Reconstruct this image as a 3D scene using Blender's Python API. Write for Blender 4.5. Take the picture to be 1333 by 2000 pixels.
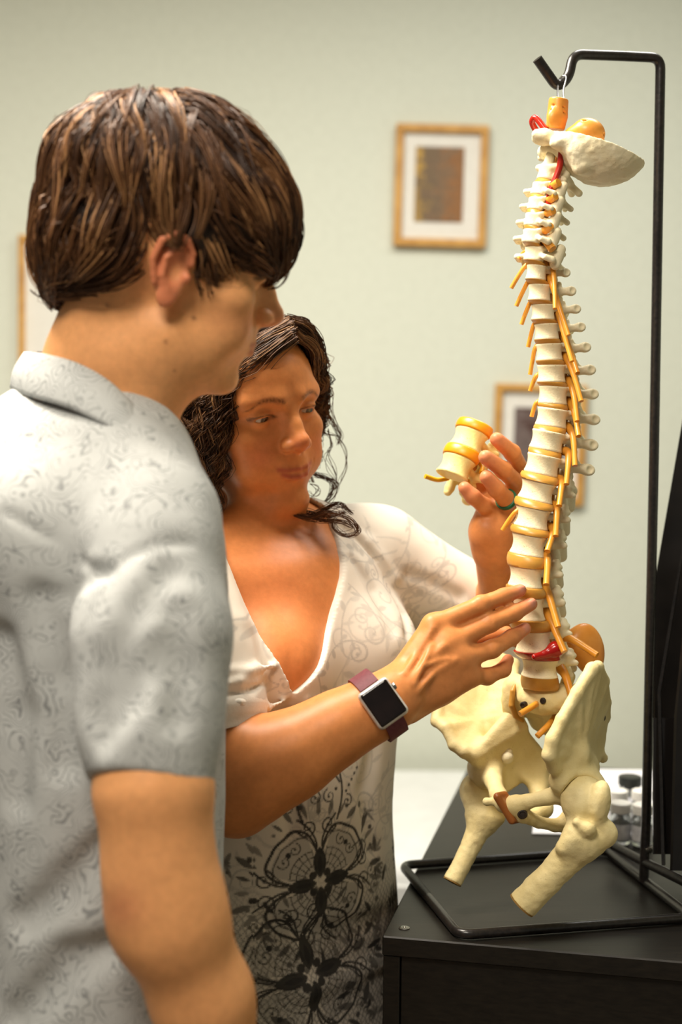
import bpy, math, random
import numpy as np
from mathutils import Vector, Matrix

for _o in list(bpy.data.objects):
    bpy.data.objects.remove(_o)
SC = bpy.context.scene
COL = SC.collection
rng = np.random.default_rng(7)
random.seed(7)

# ---------------------------------------------------------------- camera
FPX = 2778.0                       # focal length in pixels of a 1333 x 2000 frame (50 mm on 36 mm)
CAM_Z = 1.50
PITCH, ROLL = math.radians(4.0), math.radians(0.5)
cam_data = bpy.data.cameras.new('camera')
cam = bpy.data.objects.new('camera', cam_data)
COL.objects.link(cam)
cam_data.sensor_fit = 'VERTICAL'
cam_data.sensor_height = 36.0
cam_data.sensor_width = 24.0
cam_data.lens = 36.0 * FPX / 2000.0
cam_data.clip_start = 0.05
CAM_R = Matrix.Rotation(math.pi / 2 - PITCH, 3, 'X') @ Matrix.Rotation(ROLL, 3, 'Z')
cam.matrix_world = Matrix.Translation((0, 0, CAM_Z)) @ CAM_R.to_4x4()
cam_data.dof.use_dof = True
cam_data.dof.focus_distance = 1.53
cam_data.dof.aperture_fstop = 2.8
SC.camera = cam
CR = np.array(CAM_R)


def at(px, py, Y):
    """world point seen at photo pixel (px, py) that stands at world depth Y"""
    d = CR @ np.array([(px - 666.5) / FPX, -(py - 1000.0) / FPX, -1.0])
    t = Y / d[1]
    return np.array([d[0] * t, Y, CAM_Z + d[2] * t])


def at_z(px, py, z):
    d = CR @ np.array([(px - 666.5) / FPX, -(py - 1000.0) / FPX, -1.0])
    t = (z - CAM_Z) / d[2]
    return np.array([d[0] * t, d[1] * t, z])


# ---------------------------------------------------------------- world, lamps, exposure
world = bpy.data.worlds.new('world')
SC.world = world
world.use_nodes = True
world.node_tree.nodes['Background'].inputs[0].default_value = (1.0, 0.94, 0.84, 1)
world.node_tree.nodes['Background'].inputs[1].default_value = 0.15


def area(name, loc, size, power, color, rot=(0, 0, 0), size_y=None):
    l = bpy.data.lights.new(name, 'AREA')
    l.energy = power
    l.color = color
    l.shape = 'RECTANGLE'
    l.size = size
    l.size_y = size_y or size
    o = bpy.data.objects.new(name, l)
    o.location = loc
    o.rotation_euler = rot
    COL.objects.link(o)
    return o


area('ceiling_lamp', (-0.50, 1.50, 2.66), 0.60, 56, (1.0, 0.91, 0.78), size_y=0.60)
area('rear_wall_fill', (0.5, 2.10, 2.66), 0.60, 13, (1.0, 0.98, 0.93), size_y=0.6)  # added fill that brightens the back wall, not a known lamp
area('front_fill', (-0.45, 0.15, 2.66), 0.60, 30, (1.0, 0.91, 0.78), size_y=0.60)  # added frontal fill to lift the faces, no such lamp known
SC.cycles.max_bounces = 6
SC.cycles.diffuse_bounces = 3
SC.cycles.glossy_bounces = 3
SC.cycles.transmission_bounces = 5
SC.view_settings.view_transform = 'Standard'
SC.view_settings.look = 'None'
SC.view_settings.exposure = 0.18
SC.view_settings.gamma = 1.0
SC.view_settings.use_curve_mapping = False


# ---------------------------------------------------------------- materials
def lin(r, g, b):
    f = lambda c: (c / 255.0 / 12.92) if c / 255.0 <= 0.04045 else ((c / 255.0 + 0.055) / 1.055) ** 2.4
    return (f(r), f(g), f(b))


class Mat:
    def __init__(s, name, color=(200, 200, 200), rough=0.5, metal=0.0, spec=0.5):
        s.m = bpy.data.materials.new(name)
        s.m.use_nodes = True
        s.nt = s.m.node_tree
        s.b = s.nt.nodes['Principled BSDF']
        s.b.inputs['Base Color'].default_value = (*lin(*color), 1)
        s.b.inputs['Roughness'].default_value = rough
        s.b.inputs['Metallic'].default_value = metal
        s.b.inputs['Specular IOR Level'].default_value = spec
        s._co = None

    def node(s, t, **kw):
        n = s.nt.nodes.new(t)
        for k, v in kw.items():
            if k in n.inputs:
                n.inputs[k].default_value = v
            else:
                setattr(n, k, v)
        return n

    def link(s, a, ao, b, bi):
        s.nt.links.new(a.outputs[ao], b.inputs[bi])

    def coords(s, kind='Object'):
        n = s.node('ShaderNodeTexCoord')
        return n, kind

    def noise(s, scale, detail=4, rough=0.55, dist=0.0, kind='Object', stretch=None):
        tc, k = s.coords(kind)
        n = s.node('ShaderNodeTexNoise')
        n.inputs['Scale'].default_value = scale
        n.inputs['Detail'].default_value = detail
        n.inputs['Roughness'].default_value = rough
        n.inputs['Distortion'].default_value = dist
        if stretch:
            mp = s.node('ShaderNodeMapping')
            mp.inputs['Scale'].default_value = stretch
            s.link(tc, k, mp, 'Vector')
            s.link(mp, 'Vector', n, 'Vector')
        else:
            s.link(tc, k, n, 'Vector')
        return n

    def ramp(s, src, out, stops):
        r = s.node('ShaderNodeValToRGB')
        e = r.color_ramp.elements
        while len(e) < len(stops):
            e.new(0.5)
        for el, (p, c) in zip(e, stops):
            el.position = p
            el.color = (*c, 1) if len(c) == 3 else c
        s.link(src, out, r, 'Fac')
        return r

    def base_from(s, n, out):
        s.link(n, out, s.b, 'Base Color')

    def mix(s, fac, fo, a, b, mode='MIX'):
        """a, b: (node, out) or rgb tuple ; fac float or (node,out)"""
        m = s.node('ShaderNodeMix', data_type='RGBA', blend_type=mode)
        if fac is None:
            m.inputs[0].default_value = fo
        else:
            s.link(fac, fo, m, 0)
        for i, x in ((6, a), (7, b)):
            if isinstance(x[0], (int, float)):
                m.inputs[i].default_value = (*x[:3], 1)
            else:
                s.nt.links.new(x[0].outputs[x[1]], m.inputs[i])
        return m

    def vcol(s, name='Col'):
        n = s.node('ShaderNodeAttribute')
        n.attribute_name = name
        return n

    def bump(s, n, out, strength=0.2, dist=0.002, prev=None):
        b = s.node('ShaderNodeBump')
        b.inputs['Strength'].default_value = strength
        b.inputs['Distance'].default_value = dist
        s.link(n, out, b, 'Height')
        if prev is not None:
            s.link(prev, 'Normal', b, 'Normal')
        s.link(b, 'Normal', s.b, 'Normal')
        return b


def speckle(name, c1, c2, scale, rough, bump=0.1, spec=0.4, detail=5, dist=0.001):
    m = Mat(name, c1, rough, 0, spec)
    n = m.noise(scale, detail if bump > 0.12 else 2)
    r = m.ramp(n, 'Fac', [(0.35, lin(*c1)), (0.75, lin(*c2))])
    m.base_from(r, 'Color')
    if bump > 0.12:
        m.bump(n, 'Fac', bump, dist)
    return m.m


M = {}
M['wall'] = speckle('wall_paint', (212, 216, 202), (207, 211, 197), 60, 0.85, 0.06, 0.2)
M['ceiling'] = speckle('ceiling_paint', (225, 222, 205), (218, 215, 198), 40, 0.9, 0.1, 0.2)
M['floor'] = speckle('floor_vinyl', (120, 105, 85), (100, 86, 68), 25, 0.5, 0.05)
m = Mat('black_stained_wood', (26, 23, 20), 0.40, 0, 0.35)
n = m.noise(18, 6, 0.6, 0.4, 'Object', (1.0, 14.0, 14.0))
m.base_from(m.ramp(n, 'Fac', [(0.3, lin(18, 16, 14)), (0.75, lin(36, 32, 26))]), 'Color')
m.bump(n, 'Fac', 0.12, 0.0006)
M['table'] = m.m
m = Mat('black_enamel', (26, 23, 22), 0.30, 0.0, 0.6)
n = m.noise(240, 3)
m.base_from(m.ramp(n, 'Fac', [(0.35, lin(18, 16, 15)), (0.75, lin(42, 36, 33))]), 'Color')
m.bump(n, 'Fac', 0.25, 0.0006)
M['enamel'] = m.m
M['steel'] = speckle('steel', (170, 168, 162), (140, 138, 132), 90, 0.28, 0.02)
bpy.data.materials['steel'].node_tree.nodes['Principled BSDF'].inputs['Metallic'].default_value = 1.0
M['aluminium'] = speckle('brushed_aluminium', (222, 218, 212), (206, 202, 196), 200, 0.35, 0.02)
bpy.data.materials['brushed_aluminium'].node_tree.nodes['Principled BSDF'].inputs['Metallic'].default_value = 0.45
M['oak'] = speckle('light_oak', (206, 158, 84), (178, 128, 58), 30, 0.5, 0.1)
M['mat_board'] = speckle('mat_board', (226, 224, 216), (220, 217, 208), 80, 0.9, 0.03)
M['linen'] = speckle('white_sheet', (226, 228, 226), (214, 216, 214), 22, 0.9, 0.15)
M['paper'] = speckle('white_paper', (238, 238, 242), (230, 230, 236), 50, 0.8, 0.02)


# ---------------------------------------------------------------- object helpers
def tag(o, label=None, cat=None, group=None, kind=None):
    for k, v in (('label', label), ('category', cat), ('group', group), ('kind', kind)):
        if v:
            o[k] = v
    return o


def link(o, parent=None):
    COL.objects.link(o)
    if parent is not None:
        o.parent = parent
        o.matrix_parent_inverse = parent.matrix_world.inverted()
    return o


def empty(name, loc=(0, 0, 0)):
    o = bpy.data.objects.new(name, None)
    o.empty_display_size = 0.02
    o.location = loc
    o.matrix_world = Matrix.Translation(Vector(loc))
    COL.objects.link(o)
    return o


def mesh_np(name, V, Fq, mat, parent=None, col=None, smooth=True, mats=None, midx=None):
    """V (n,3); Fq int array (m,3) or (m,4) or list of those"""
    me = bpy.data.meshes.new(name)
    V = np.asarray(V, dtype=np.float32)
    if not isinstance(Fq, list):
        Fq = [Fq]
    Fq = [np.asarray(f, dtype=np.int32) for f in Fq if len(f)]
    me.vertices.add(len(V))
    me.vertices.foreach_set('co', V.ravel())
    nl = sum(f.size for f in Fq)
    npoly = sum(len(f) for f in Fq)
    me.loops.add(nl)
    me.loops.foreach_set('vertex_index', np.concatenate([f.ravel() for f in Fq]))
    me.polygons.add(npoly)
    tot = np.concatenate([np.full(len(f), f.shape[1], dtype=np.int32) for f in Fq])
    start = np.concatenate([[0], np.cumsum(tot)[:-1]]).astype(np.int32)
    me.polygons.foreach_set('loop_start', start)
    me.polygons.foreach_set('loop_total', tot)
    me.polygons.foreach_set('use_smooth', np.full(npoly, smooth))
    if midx is not None:
        me.polygons.foreach_set('material_index', np.asarray(midx, dtype=np.int32))
    me.update(calc_edges=True)
    me.validate()
    if col is not None:
        a = me.color_attributes.new('Col', 'FLOAT_COLOR', 'POINT')
        c = np.ones((len(V), 4), dtype=np.float32)
        c[:, :3] = col
        a.data.foreach_set('color', c.ravel())
    for mm in (mats or [mat]):
        me.materials.append(mm)
    o = bpy.data.objects.new(name, me)
    return link(o, parent)


class MB:
    """small mesh collector"""
    def __init__(s):
        s.v, s.f, s.n = [], [], 0

    def add(s, V, F):
        s.v.append(np.asarray(V, float))
        s.f += [[i + s.n for i in f] for f in F]
        s.n += len(V)
        return s

    def box(s, c, h, R=None, bev=0.0):
        """box by centre and half size, chamfered"""
        c, h = np.asarray(c, float), np.asarray(h, float)
        b = min(bev, min(h) * 0.49)
        V, F, idx = [], [], {}
        for sx in (-1, 1):
            for sy in (-1, 1):
                for sz in (-1, 1):
                    sg = np.array([sx, sy, sz])
                    for ax in range(3):
                        p = h * sg - b * sg
                        p[ax] = h[ax] * sg[ax]
                        idx[(sx, sy, sz, ax)] = len(V)
                        V.append(p)
        for ax in range(3):
            o1, o2 = (ax + 1) % 3, (ax + 2) % 3
            for sg in (-1, 1):
                q = []
                for a, b2 in ((-1, -1), (1, -1), (1, 1), (-1, 1)):
                    k = [0, 0, 0]
                    k[ax], k[o1], k[o2] = sg, a, b2
                    q.append(idx[(*k, ax)])
                F.append(q if sg > 0 else q[::-1])
        if b > 0:
            for ax in range(3):
                o1, o2 = (ax + 1) % 3, (ax + 2) % 3
                for a in (-1, 1):
                    for b2 in (-1, 1):
                        k0, k1 = [0, 0, 0], [0, 0, 0]
                        k0[ax], k1[ax] = -1, 1
                        k0[o1] = k1[o1] = a
                        k0[o2] = k1[o2] = b2
                        q = [idx[(*k0, o1)], idx[(*k1, o1)], idx[(*k1, o2)], idx[(*k0, o2)]]
                        F.append(q if a * b2 > 0 else q[::-1])
            for sx in (-1, 1):
                for sy in (-1, 1):
                    for sz in (-1, 1):
                        q = [idx[(sx, sy, sz, i)] for i in range(3)]
                        F.append(q if sx * sy * sz > 0 else q[::-1])
        V = np.array(V)
        if R is not None:
            V = V @ np.asarray(R).T
        return s.add(V + c, F)

    def tube(s, pts, rad, n=12, caps=True, flat=1.0, up=None):
        pts = np.asarray(pts, float)
        m = len(pts)
        rad = np.full(m, rad, float) if np.isscalar(rad) else np.asarray(rad, float)
        T = np.gradient(pts, axis=0)
        T /= np.linalg.norm(T, axis=1)[:, None] + 1e-12
        u = np.array(up, float) if up is not None else (np.array([0, 0, 1.0]) if abs(T[0][2]) < 0.9 else np.array([1.0, 0, 0]))
        V, F = [], []
        for i in range(m):
            if up is not None:
                u = np.array(up, float)
            u = u - T[i] * (u @ T[i])
            u /= np.linalg.norm(u)
            w = np.cross(T[i], u)
            for j in range(n):
                a = 2 * math.pi * j / n
                V.append(pts[i] + rad[i] * (math.cos(a) * w + flat * math.sin(a) * u))
        for i in range(m - 1):
            for j in range(n):
                k = (j + 1) % n
                F.append([i * n + j, i * n + k, (i + 1) * n + k, (i + 1) * n + j])
        if caps:
            F.append(list(range(n))[::-1])
            F.append([(m - 1) * n + j for j in range(n)])
        return s.add(V, F)

    def lathe(s, c, prof, n=32, R=None):
        """prof: list of (r, z) from bottom to top, closed at both ends if r=0"""
        V, F = [], []
        for r, z in prof:
            for j in range(n):
                a = 2 * math.pi * j / n
                V.append([r * math.cos(a), r * math.sin(a), z])
        for i in range(len(prof) - 1):
            for j in range(n):
                k = (j + 1) % n
                F.append([i * n + j, i * n + k, (i + 1) * n + k, (i + 1) * n + j])
        V = np.array(V)
        if R is not None:
            V = V @ np.asarray(R).T
        return s.add(V + np.asarray(c, float), F)

    def build(s, name, mat, parent=None, smooth=True, sharp=35):
        me = bpy.data.meshes.new(name)
        me.from_pydata(np.concatenate(s.v).tolist(), [], s.f)
        me.materials.append(mat)
        me.update()
        if smooth:
            me.polygons.foreach_set('use_smooth', [True] * len(me.polygons))
            me.set_sharp_from_angle(angle=math.radians(sharp))
        o = bpy.data.objects.new(name, me)
        return link(o, parent)


def spline(pts, n=24):
    """Catmull-Rom through pts"""
    P = np.asarray(pts, float)
    P = np.vstack([2 * P[0] - P[1], P, 2 * P[-1] - P[-2]])
    out = []
    segs = len(P) - 3
    per = max(2, n // segs)
    for i in range(segs):
        p0, p1, p2, p3 = P[i:i + 4]
        for t in np.linspace(0, 1, per, endpoint=False):
            out.append(0.5 * (2 * p1 + (p2 - p0) * t + (2 * p0 - 5 * p1 + 4 * p2 - p3) * t * t + (3 * p1 - p0 - 3 * p2 + p3) * t ** 3))
    out.append(P[-2])
    return np.array(out)


def fillet(pts, r, n=6):
    """polyline with rounded corners"""
    P = [np.asarray(p, float) for p in pts]
    out = [P[0]]
    for i in range(1, len(P) - 1):
        a, b, c = P[i - 1], P[i], P[i + 1]
        d1, d2 = a - b, c - b
        rr = min(r, np.linalg.norm(d1) * 0.48, np.linalg.norm(d2) * 0.48)
        p, q = b + d1 / np.linalg.norm(d1) * rr, b + d2 / np.linalg.norm(d2) * rr
        for t in np.linspace(0, 1, n):
            out.append((1 - t) ** 2 * p + 2 * t * (1 - t) * b + t * t * q)
    out.append(P[-1])
    return np.array(out)


def surf(f, px, py, t0=0.9, t1=2.2):
    """first point of field f seen at a photo pixel"""
    o = np.array([0, 0, CAM_Z])
    d = at(px, py, 1.0) - o
    d /= np.linalg.norm(d)
    t = t0
    for _ in range(120):
        v = float(f((o + d * t)[None])[0])
        if v < 0.0005 or t > t1:
            break
        t += max(v * 0.75, 0.0005)
    return o + d * t, d


def groove(f, pts, r, depth, k=0.004, mode='s', t0=0.9):
    """crease ('s') or ridge ('u') of given radius and depth along the surface of f"""
    rr = [r] * len(pts) if np.isscalar(r) else r
    P = []
    for (x, y), r_ in zip(pts, rr):
        p, d = surf(f, x, y, t0)
        P.append(p - d * (r_ - depth) if mode == 's' else p + d * (r_ - depth))
    return f.chain(P, list(rr), k, mode=mode)


def rot(axis, deg):
    return np.array(Matrix.Rotation(math.radians(deg), 3, axis))


# ---------------------------------------------------------------- implicit surfaces
def smin(a, b, k):
    if k <= 0:
        return np.minimum(a, b)
    h = np.maximum(k - np.abs(a - b), 0) / k
    return np.minimum(a, b) - h * h * k * 0.25


def nrm3(v):
    return np.sqrt(np.einsum('ij,ij->i', v, v))


class Field:
    """ordered list of blended primitives, in metres; primitives are given in the current frame"""
    def __init__(s):
        s.ops = []
        s.O, s.R, s.S = np.zeros(3), np.eye(3), 1.0

    def frame(s, O=(0, 0, 0), R=None, S=1.0):
        s.O, s.R, s.S = np.asarray(O, float), (np.eye(3) if R is None else np.asarray(R, float)), S
        return s

    def P(s, p):
        return s.O + s.R @ (np.asarray(p, float) * s.S)

    def op(s, fn, c, r, k, mode):
        s.ops.append((fn, np.asarray(c, float), float(r), float(k), mode))
        return s

    def ball(s, c, r, k=0.0, mode='u'):
        c, r, k = s.P(c), r * s.S, k * s.S
        cf = c.astype(np.float32)
        return s.op(lambda p: nrm3(p - cf) - r, c, r, k, mode)

    def ell(s, c, r, k=0.0, mode='u', R=None):
        c, r, k = s.P(c), np.asarray(r, float) * s.S, k * s.S
        Q = (s.R if R is None else s.R @ np.asarray(R)).astype(np.float32)
        cf, ri, ri2 = c.astype(np.float32), (1 / r).astype(np.float32), (1 / r ** 2).astype(np.float32)

        def fn(p):
            q = (p - cf) @ Q
            k0 = nrm3(q * ri)
            k1 = nrm3(q * ri2) + 1e-9
            return np.maximum(k0 * (k0 - 1) / k1, nrm3(q) - rm)
        rm = float(r.max())
        return s.op(fn, c, r.max(), k, mode)

    def cap(s, a, b, ra, rb=None, k=0.0, mode='u'):
        rb = ra if rb is None else rb
        a, b, ra, rb, k = s.P(a), s.P(b), ra * s.S, rb * s.S, k * s.S
        ab = b - a
        L2 = float(ab @ ab) + 1e-12
        af, abf = a.astype(np.float32), ab.astype(np.float32)

        def fn(p):
            q = p - af
            t = np.clip((q @ abf) / L2, 0, 1)
            e = q - t[:, None] * abf
            return nrm3(e) - (ra + t * (rb - ra))
        return s.op(fn, (a + b) / 2, math.sqrt(L2) / 2 + max(ra, rb), k, mode)

    def chain(s, pts, rad, k=0.0, kin=None, mode='u'):
        """one tube through pts (given as one primitive so that it blends as a whole)"""
        P = [s.P(p) for p in pts]
        rad = ([rad] * len(P) if np.isscalar(rad) else list(rad))
        rad = [r * s.S for r in rad]
        k = k * s.S
        kin = (k * 0.5 if kin is None else kin * s.S)
        segs = []
        for i in range(len(P) - 1):
            ab = P[i + 1] - P[i]
            segs.append((P[i].astype(np.float32), ab.astype(np.float32), float(ab @ ab) + 1e-12, rad[i], rad[i + 1]))

        def fn(p):
            d = None
            for a, ab, L2, ra, rb in segs:
                q = p - a
                t = np.clip((q @ ab) / L2, 0, 1)
                e = q - t[:, None] * ab
                x = nrm3(e) - (ra + t * (rb - ra))
                d = x if d is None else smin(d, x, kin)
            return d
        A = np.array(P)
        c = (A.min(0) + A.max(0)) / 2
        return s.op(fn, c, np.linalg.norm(A - c, axis=1).max() + max(rad), k, mode)

    def tri(s, a, b, c, r, k=0.0, mode='u'):
        a, b, c = s.P(a), s.P(b), s.P(c)
        r, k = r * s.S, k * s.S
        ba, cb, ac = b - a, c - b, a - c
        nor = np.cross(ba, ac)
        f = lambda v: v.astype(np.float32)
        n0, n1, n2 = f(np.cross(ba, nor)), f(np.cross(cb, nor)), f(np.cross(ac, nor))
        af, bf, cf, norf = f(a), f(b), f(c), f(nor)
        baf, cbf, acf = f(ba), f(cb), f(ac)
        nn = float(nor @ nor)

        def edge(v, e):
            t = np.clip((v @ e) / float(e @ e), 0, 1)
            w = t[:, None] * e - v
            return np.einsum('ij,ij->i', w, w)

        def fn(p):
            pa, pb, pc = p - af, p - bf, p - cf
            ins = (np.sign(pa @ n0) + np.sign(pb @ n1) + np.sign(pc @ n2)) >= 2.0
            de = np.minimum(np.minimum(edge(pa, baf), edge(pb, cbf)), edge(pc, acf))
            dp = (pa @ norf) ** 2 / nn
            return np.sqrt(np.where(ins, dp, de)) - r
        m = (a + b + c) / 3
        return s.op(fn, m, max(np.linalg.norm(x - m) for x in (a, b, c)) + r, k, mode)

    def quad(s, a, b, c, d, r, k=0.0, mode='u'):
        g = Field().frame(s.O, s.R, s.S)
        g.tri(a, b, c, r)
        g.tri(a, c, d, r)
        return s.sub(g, k, mode)

    def box(s, c, h, rnd=0.0, k=0.0, mode='u', R=None):
        c, h, rnd, k = s.P(c), np.asarray(h, float) * s.S, rnd * s.S, k * s.S
        Q = (s.R if R is None else s.R @ np.asarray(R)).astype(np.float32)
        cf, hf = c.astype(np.float32), (h - rnd).astype(np.float32)

        def fn(p):
            q = np.abs((p - cf) @ Q) - hf
            o = np.maximum(q, 0)
            return nrm3(o) + np.minimum(q.max(1), 0) - rnd
        return s.op(fn, c, np.linalg.norm(h), k, mode)

    def half(s, p0, n, k=0.0, mode='i'):
        """keep the side that n points away from"""
        p0 = s.P(p0).astype(np.float32)
        n = s.R @ np.asarray(n, float)
        n = (n / np.linalg.norm(n)).astype(np.float32)
        return s.op(lambda p: (p - p0) @ n, p0, 1e3, k * s.S, mode)

    def fn(s, fn, c, r, k=0.0, mode='u'):
        """fn gets world points"""
        return s.op(fn, s.P(c), r * s.S, k * s.S, mode)

    def sub(s, g, k=0.0, mode='u'):
        lo, hi = g.bounds()
        return s.op(g, (lo + hi) / 2, np.linalg.norm(hi - lo) / 2, k * s.S, mode)

    def bounds(s):
        lo = np.min([o[1] - o[2] for o in s.ops if o[4] == 'u'], axis=0)
        hi = np.max([o[1] + o[2] for o in s.ops if o[4] == 'u'], axis=0)
        return lo, hi

    def __call__(s, p, ops=None):
        p = p.astype(np.float32)
        d = np.full(len(p), 1.0, np.float32)
        for fn, c, r, k, mode in (s.ops if ops is None else ops):
            x = fn(p)
            if mode == 'u':
                d = smin(d, x, k)
            elif mode == 's':
                d = -smin(-d, x, k)
            elif mode == 'i':
                d = -smin(-d, -x, k)
            elif mode == 'd':      # displacement
                d = d + x
        return d

    def grad(s, p, e=0.0008):
        g = np.stack([s(p + np.eye(3)[i] * e) - s(p - np.eye(3)[i] * e) for i in range(3)], 1)
        return g / (np.linalg.norm(g, axis=1)[:, None] + 1e-9)

    def mesh(s, h, B=14, slack=1.6):
        lo, hi = s.bounds()
        lo, hi = lo - 3 * h, hi + 3 * h
        nb = np.ceil((hi - lo) / (h * B)).astype(int)
        hd = h * B * 0.87
        K = 4
        g = np.stack(np.meshgrid(*[np.arange(-(-n // K)) for n in nb], indexing='ij'), -1).reshape(-1, 3)
        dc = s(lo + (g + 0.5) * (h * B * K))
        g = g[np.abs(dc) < hd * K * 1.5]
        sub = np.stack(np.meshgrid(*[np.arange(K)] * 3, indexing='ij'), -1).reshape(-1, 3)
        g = (g[:, None] * K + sub[None]).reshape(-1, 3)
        g = g[(g < nb).all(1)]
        ctr = lo + (g + 0.5) * (h * B)
        dc = s(ctr)
        keep = np.abs(dc) < hd * slack
        OC, OR, OK = np.array([o[1] for o in s.ops]), np.array([o[2] for o in s.ops]), np.array([o[3] for o in s.ops])
        KK = OK.copy()
        for i in range(len(s.ops) - 1):        # an op also matters where a later, softer op blends with it
            j = np.flatnonzero(np.linalg.norm(OC[i + 1:] - OC[i], axis=1) < OR[i] + OR[i + 1:] + OK[i + 1:]) + i + 1
            if len(j):
                KK[i] = max(KK[i], OK[j].max())
        OR = OR + KK * 1.3 + hd + h + 0.003
        N = (nb * B + 2).astype(np.int64)
        lat = np.stack(np.meshgrid(*[np.arange(B + 1)] * 3, indexing='ij'), -1).reshape(-1, 3)
        keys, verts, quads = [], [], []
        inner = (slice(0, B),) * 3
        corner = [(i, j, k) for i in (0, 1) for j in (0, 1) for k in (0, 1)]
        cedges = [(a, b) for a in range(8) for b in range(a + 1, 8) if bin(a ^ b).count('1') == 1]
        cof = np.array(corner, float)
        def one(gc):
            gb, cb = gc
            ops = [s.ops[i] for i in np.flatnonzero(np.linalg.norm(OC - cb, axis=1) < OR)]
            if not any(o[4] == 'u' for o in ops):
                return None
            base = gb * B
            d = s((lo + (base + lat) * h), ops).reshape((B + 1,) * 3)
            sg = d < 0
            if not sg.any() or sg.all():
                return None
            c8 = np.stack([d[i:i + B, j:j + B, k:k + B] for i, j, k in corner], -1)
            s8 = c8 < 0
            act = s8.any(-1) & ~s8.all(-1)
            ii = np.argwhere(act)
            dv, sv = c8[act], s8[act]
            acc, cnt = np.zeros((len(ii), 3)), np.zeros(len(ii))
            for a, b in cedges:
                m_ = sv[:, a] != sv[:, b]
                if not m_.any():
                    continue
                t = dv[m_, a] / (dv[m_, a] - dv[m_, b])
                acc[m_] += cof[a] + t[:, None] * (cof[b] - cof[a])
                cnt[m_] += 1
            gi = ii + base
            vv = lo + (gi + acc / cnt[:, None]) * h
            kk = (gi[:, 0] * N[1] + gi[:, 1]) * N[2] + gi[:, 2]
            qq = []
            for ax in range(3):
                sl = [slice(0, B)] * 3
                s0 = sg[inner]
                sl[ax] = slice(1, B + 1)
                s1 = sg[tuple(sl)]
                for flip, mk in ((False, s0 & ~s1), (True, ~s0 & s1)):
                    e = np.argwhere(mk) + base
                    if not len(e):
                        continue
                    o1, o2 = (ax + 1) % 3, (ax + 2) % 3
                    q = []
                    for da, db in ((-1, -1), (0, -1), (0, 0), (-1, 0)):
                        c = e.copy()
                        c[:, o1] += da
                        c[:, o2] += db
                        q.append((c[:, 0] * N[1] + c[:, 1]) * N[2] + c[:, 2])
                    q = np.stack(q if not flip else q[::-1], 1)
                    qq.append(q)
            return kk, vv, qq

        for r in map(one, zip(g[keep], ctr[keep])):
            if r is not None:
                keys.append(r[0])
                verts.append(r[1])
                quads += r[2]
        keys, verts, quads = np.concatenate(keys), np.concatenate(verts), np.concatenate(quads)
        od = np.argsort(keys)
        keys, verts = keys[od], verts[od]
        idx = np.searchsorted(keys, quads)
        idx = np.clip(idx, 0, len(keys) - 1)
        ok = (keys[idx] == quads).all(1)
        return verts, idx[ok]


def relax(V, F, it=1, lam=0.5):
    """laplacian smoothing of a quad mesh"""
    e = np.concatenate([F[:, [0, 1]], F[:, [1, 2]], F[:, [2, 3]], F[:, [3, 0]]])
    for _ in range(it):
        acc, cnt = np.zeros_like(V), np.zeros(len(V))
        for a, b in ((0, 1), (1, 0)):
            for i in range(3):
                acc[:, i] += np.bincount(e[:, a], V[e[:, b], i], len(V))
            cnt += np.bincount(e[:, a], minlength=len(V))
        V = V * (1 - lam) + lam * acc / np.maximum(cnt, 1)[:, None]
    return V


def subdivide(V, F, mask):
    """split the quads in mask into four"""
    A, rest = F[mask], F[~mask]
    e = np.sort(np.concatenate([A[:, [i, (i + 1) % 4]] for i in range(4)]), 1)
    u, inv = np.unique(e, axis=0, return_inverse=True)
    inv = inv.reshape(4, -1)
    n = len(V)
    mid = V[u].mean(1)
    cen = V[A].mean(1)
    m_ = [inv[i] + n for i in range(4)]
    c = np.arange(len(A)) + n + len(u)
    new = [np.stack([A[:, i], m_[i], c, m_[(i + 3) % 4]], 1) for i in range(4)]
    return np.concatenate([V, mid, cen]), np.concatenate([rest] + new)


NOISE_T = {}


def vnormals(V, F):
    n = np.cross(V[F[:, 2]] - V[F[:, 0]], V[F[:, 3]] - V[F[:, 1]])
    N = np.stack([sum(np.bincount(F[:, j], n[:, i], len(V)) for j in range(4)) for i in range(3)], 1)
    return N / (np.linalg.norm(N, axis=1)[:, None] + 1e-12)


def roughen(V, F, *terms):
    """push the surface in and out by smooth noise: terms (amplitude, frequency, seed[, stretch])"""
    N = vnormals(V, F)
    d = sum(t[0] * vnoise(V * (np.array(t[3]) if len(t) > 3 else 1.0), t[1], t[2]) for t in terms)
    return V + N * d[:, None]


def vnoise(p, freq, seed=0):
    """smooth value noise in -1..1 at points p"""
    if seed not in NOISE_T:
        NOISE_T[seed] = np.random.default_rng(seed).uniform(-1, 1, (32, 32, 32)).astype(np.float32)
    T = NOISE_T[seed]
    q = np.asarray(p) * freq
    i = np.floor(q).astype(int)
    f = q - i
    f = f * f * (3 - 2 * f)
    i %= 32
    j = (i + 1) % 32
    o = 0
    for a in (0, 1):
        for b in (0, 1):
            for c in (0, 1):
                w = (f[:, 0] if a else 1 - f[:, 0]) * (f[:, 1] if b else 1 - f[:, 1]) * (f[:, 2] if c else 1 - f[:, 2])
                o = o + w * T[(j if a else i)[:, 0], (j if b else i)[:, 1], (j if c else i)[:, 2]]
    return o


def sst(x, a, b):
    t = np.clip((x - a) / (b - a), 0, 1)
    return t * t * (3 - 2 * t)
# ================================================================ the room
WALL_Y = 3.20
EYE = CAM_Z
CEIL = 2.70


def slab(name, c, h, mat):
    o = MB().box(c, h).build(name, mat, None, False)
    return tag(o, kind='structure')


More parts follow.
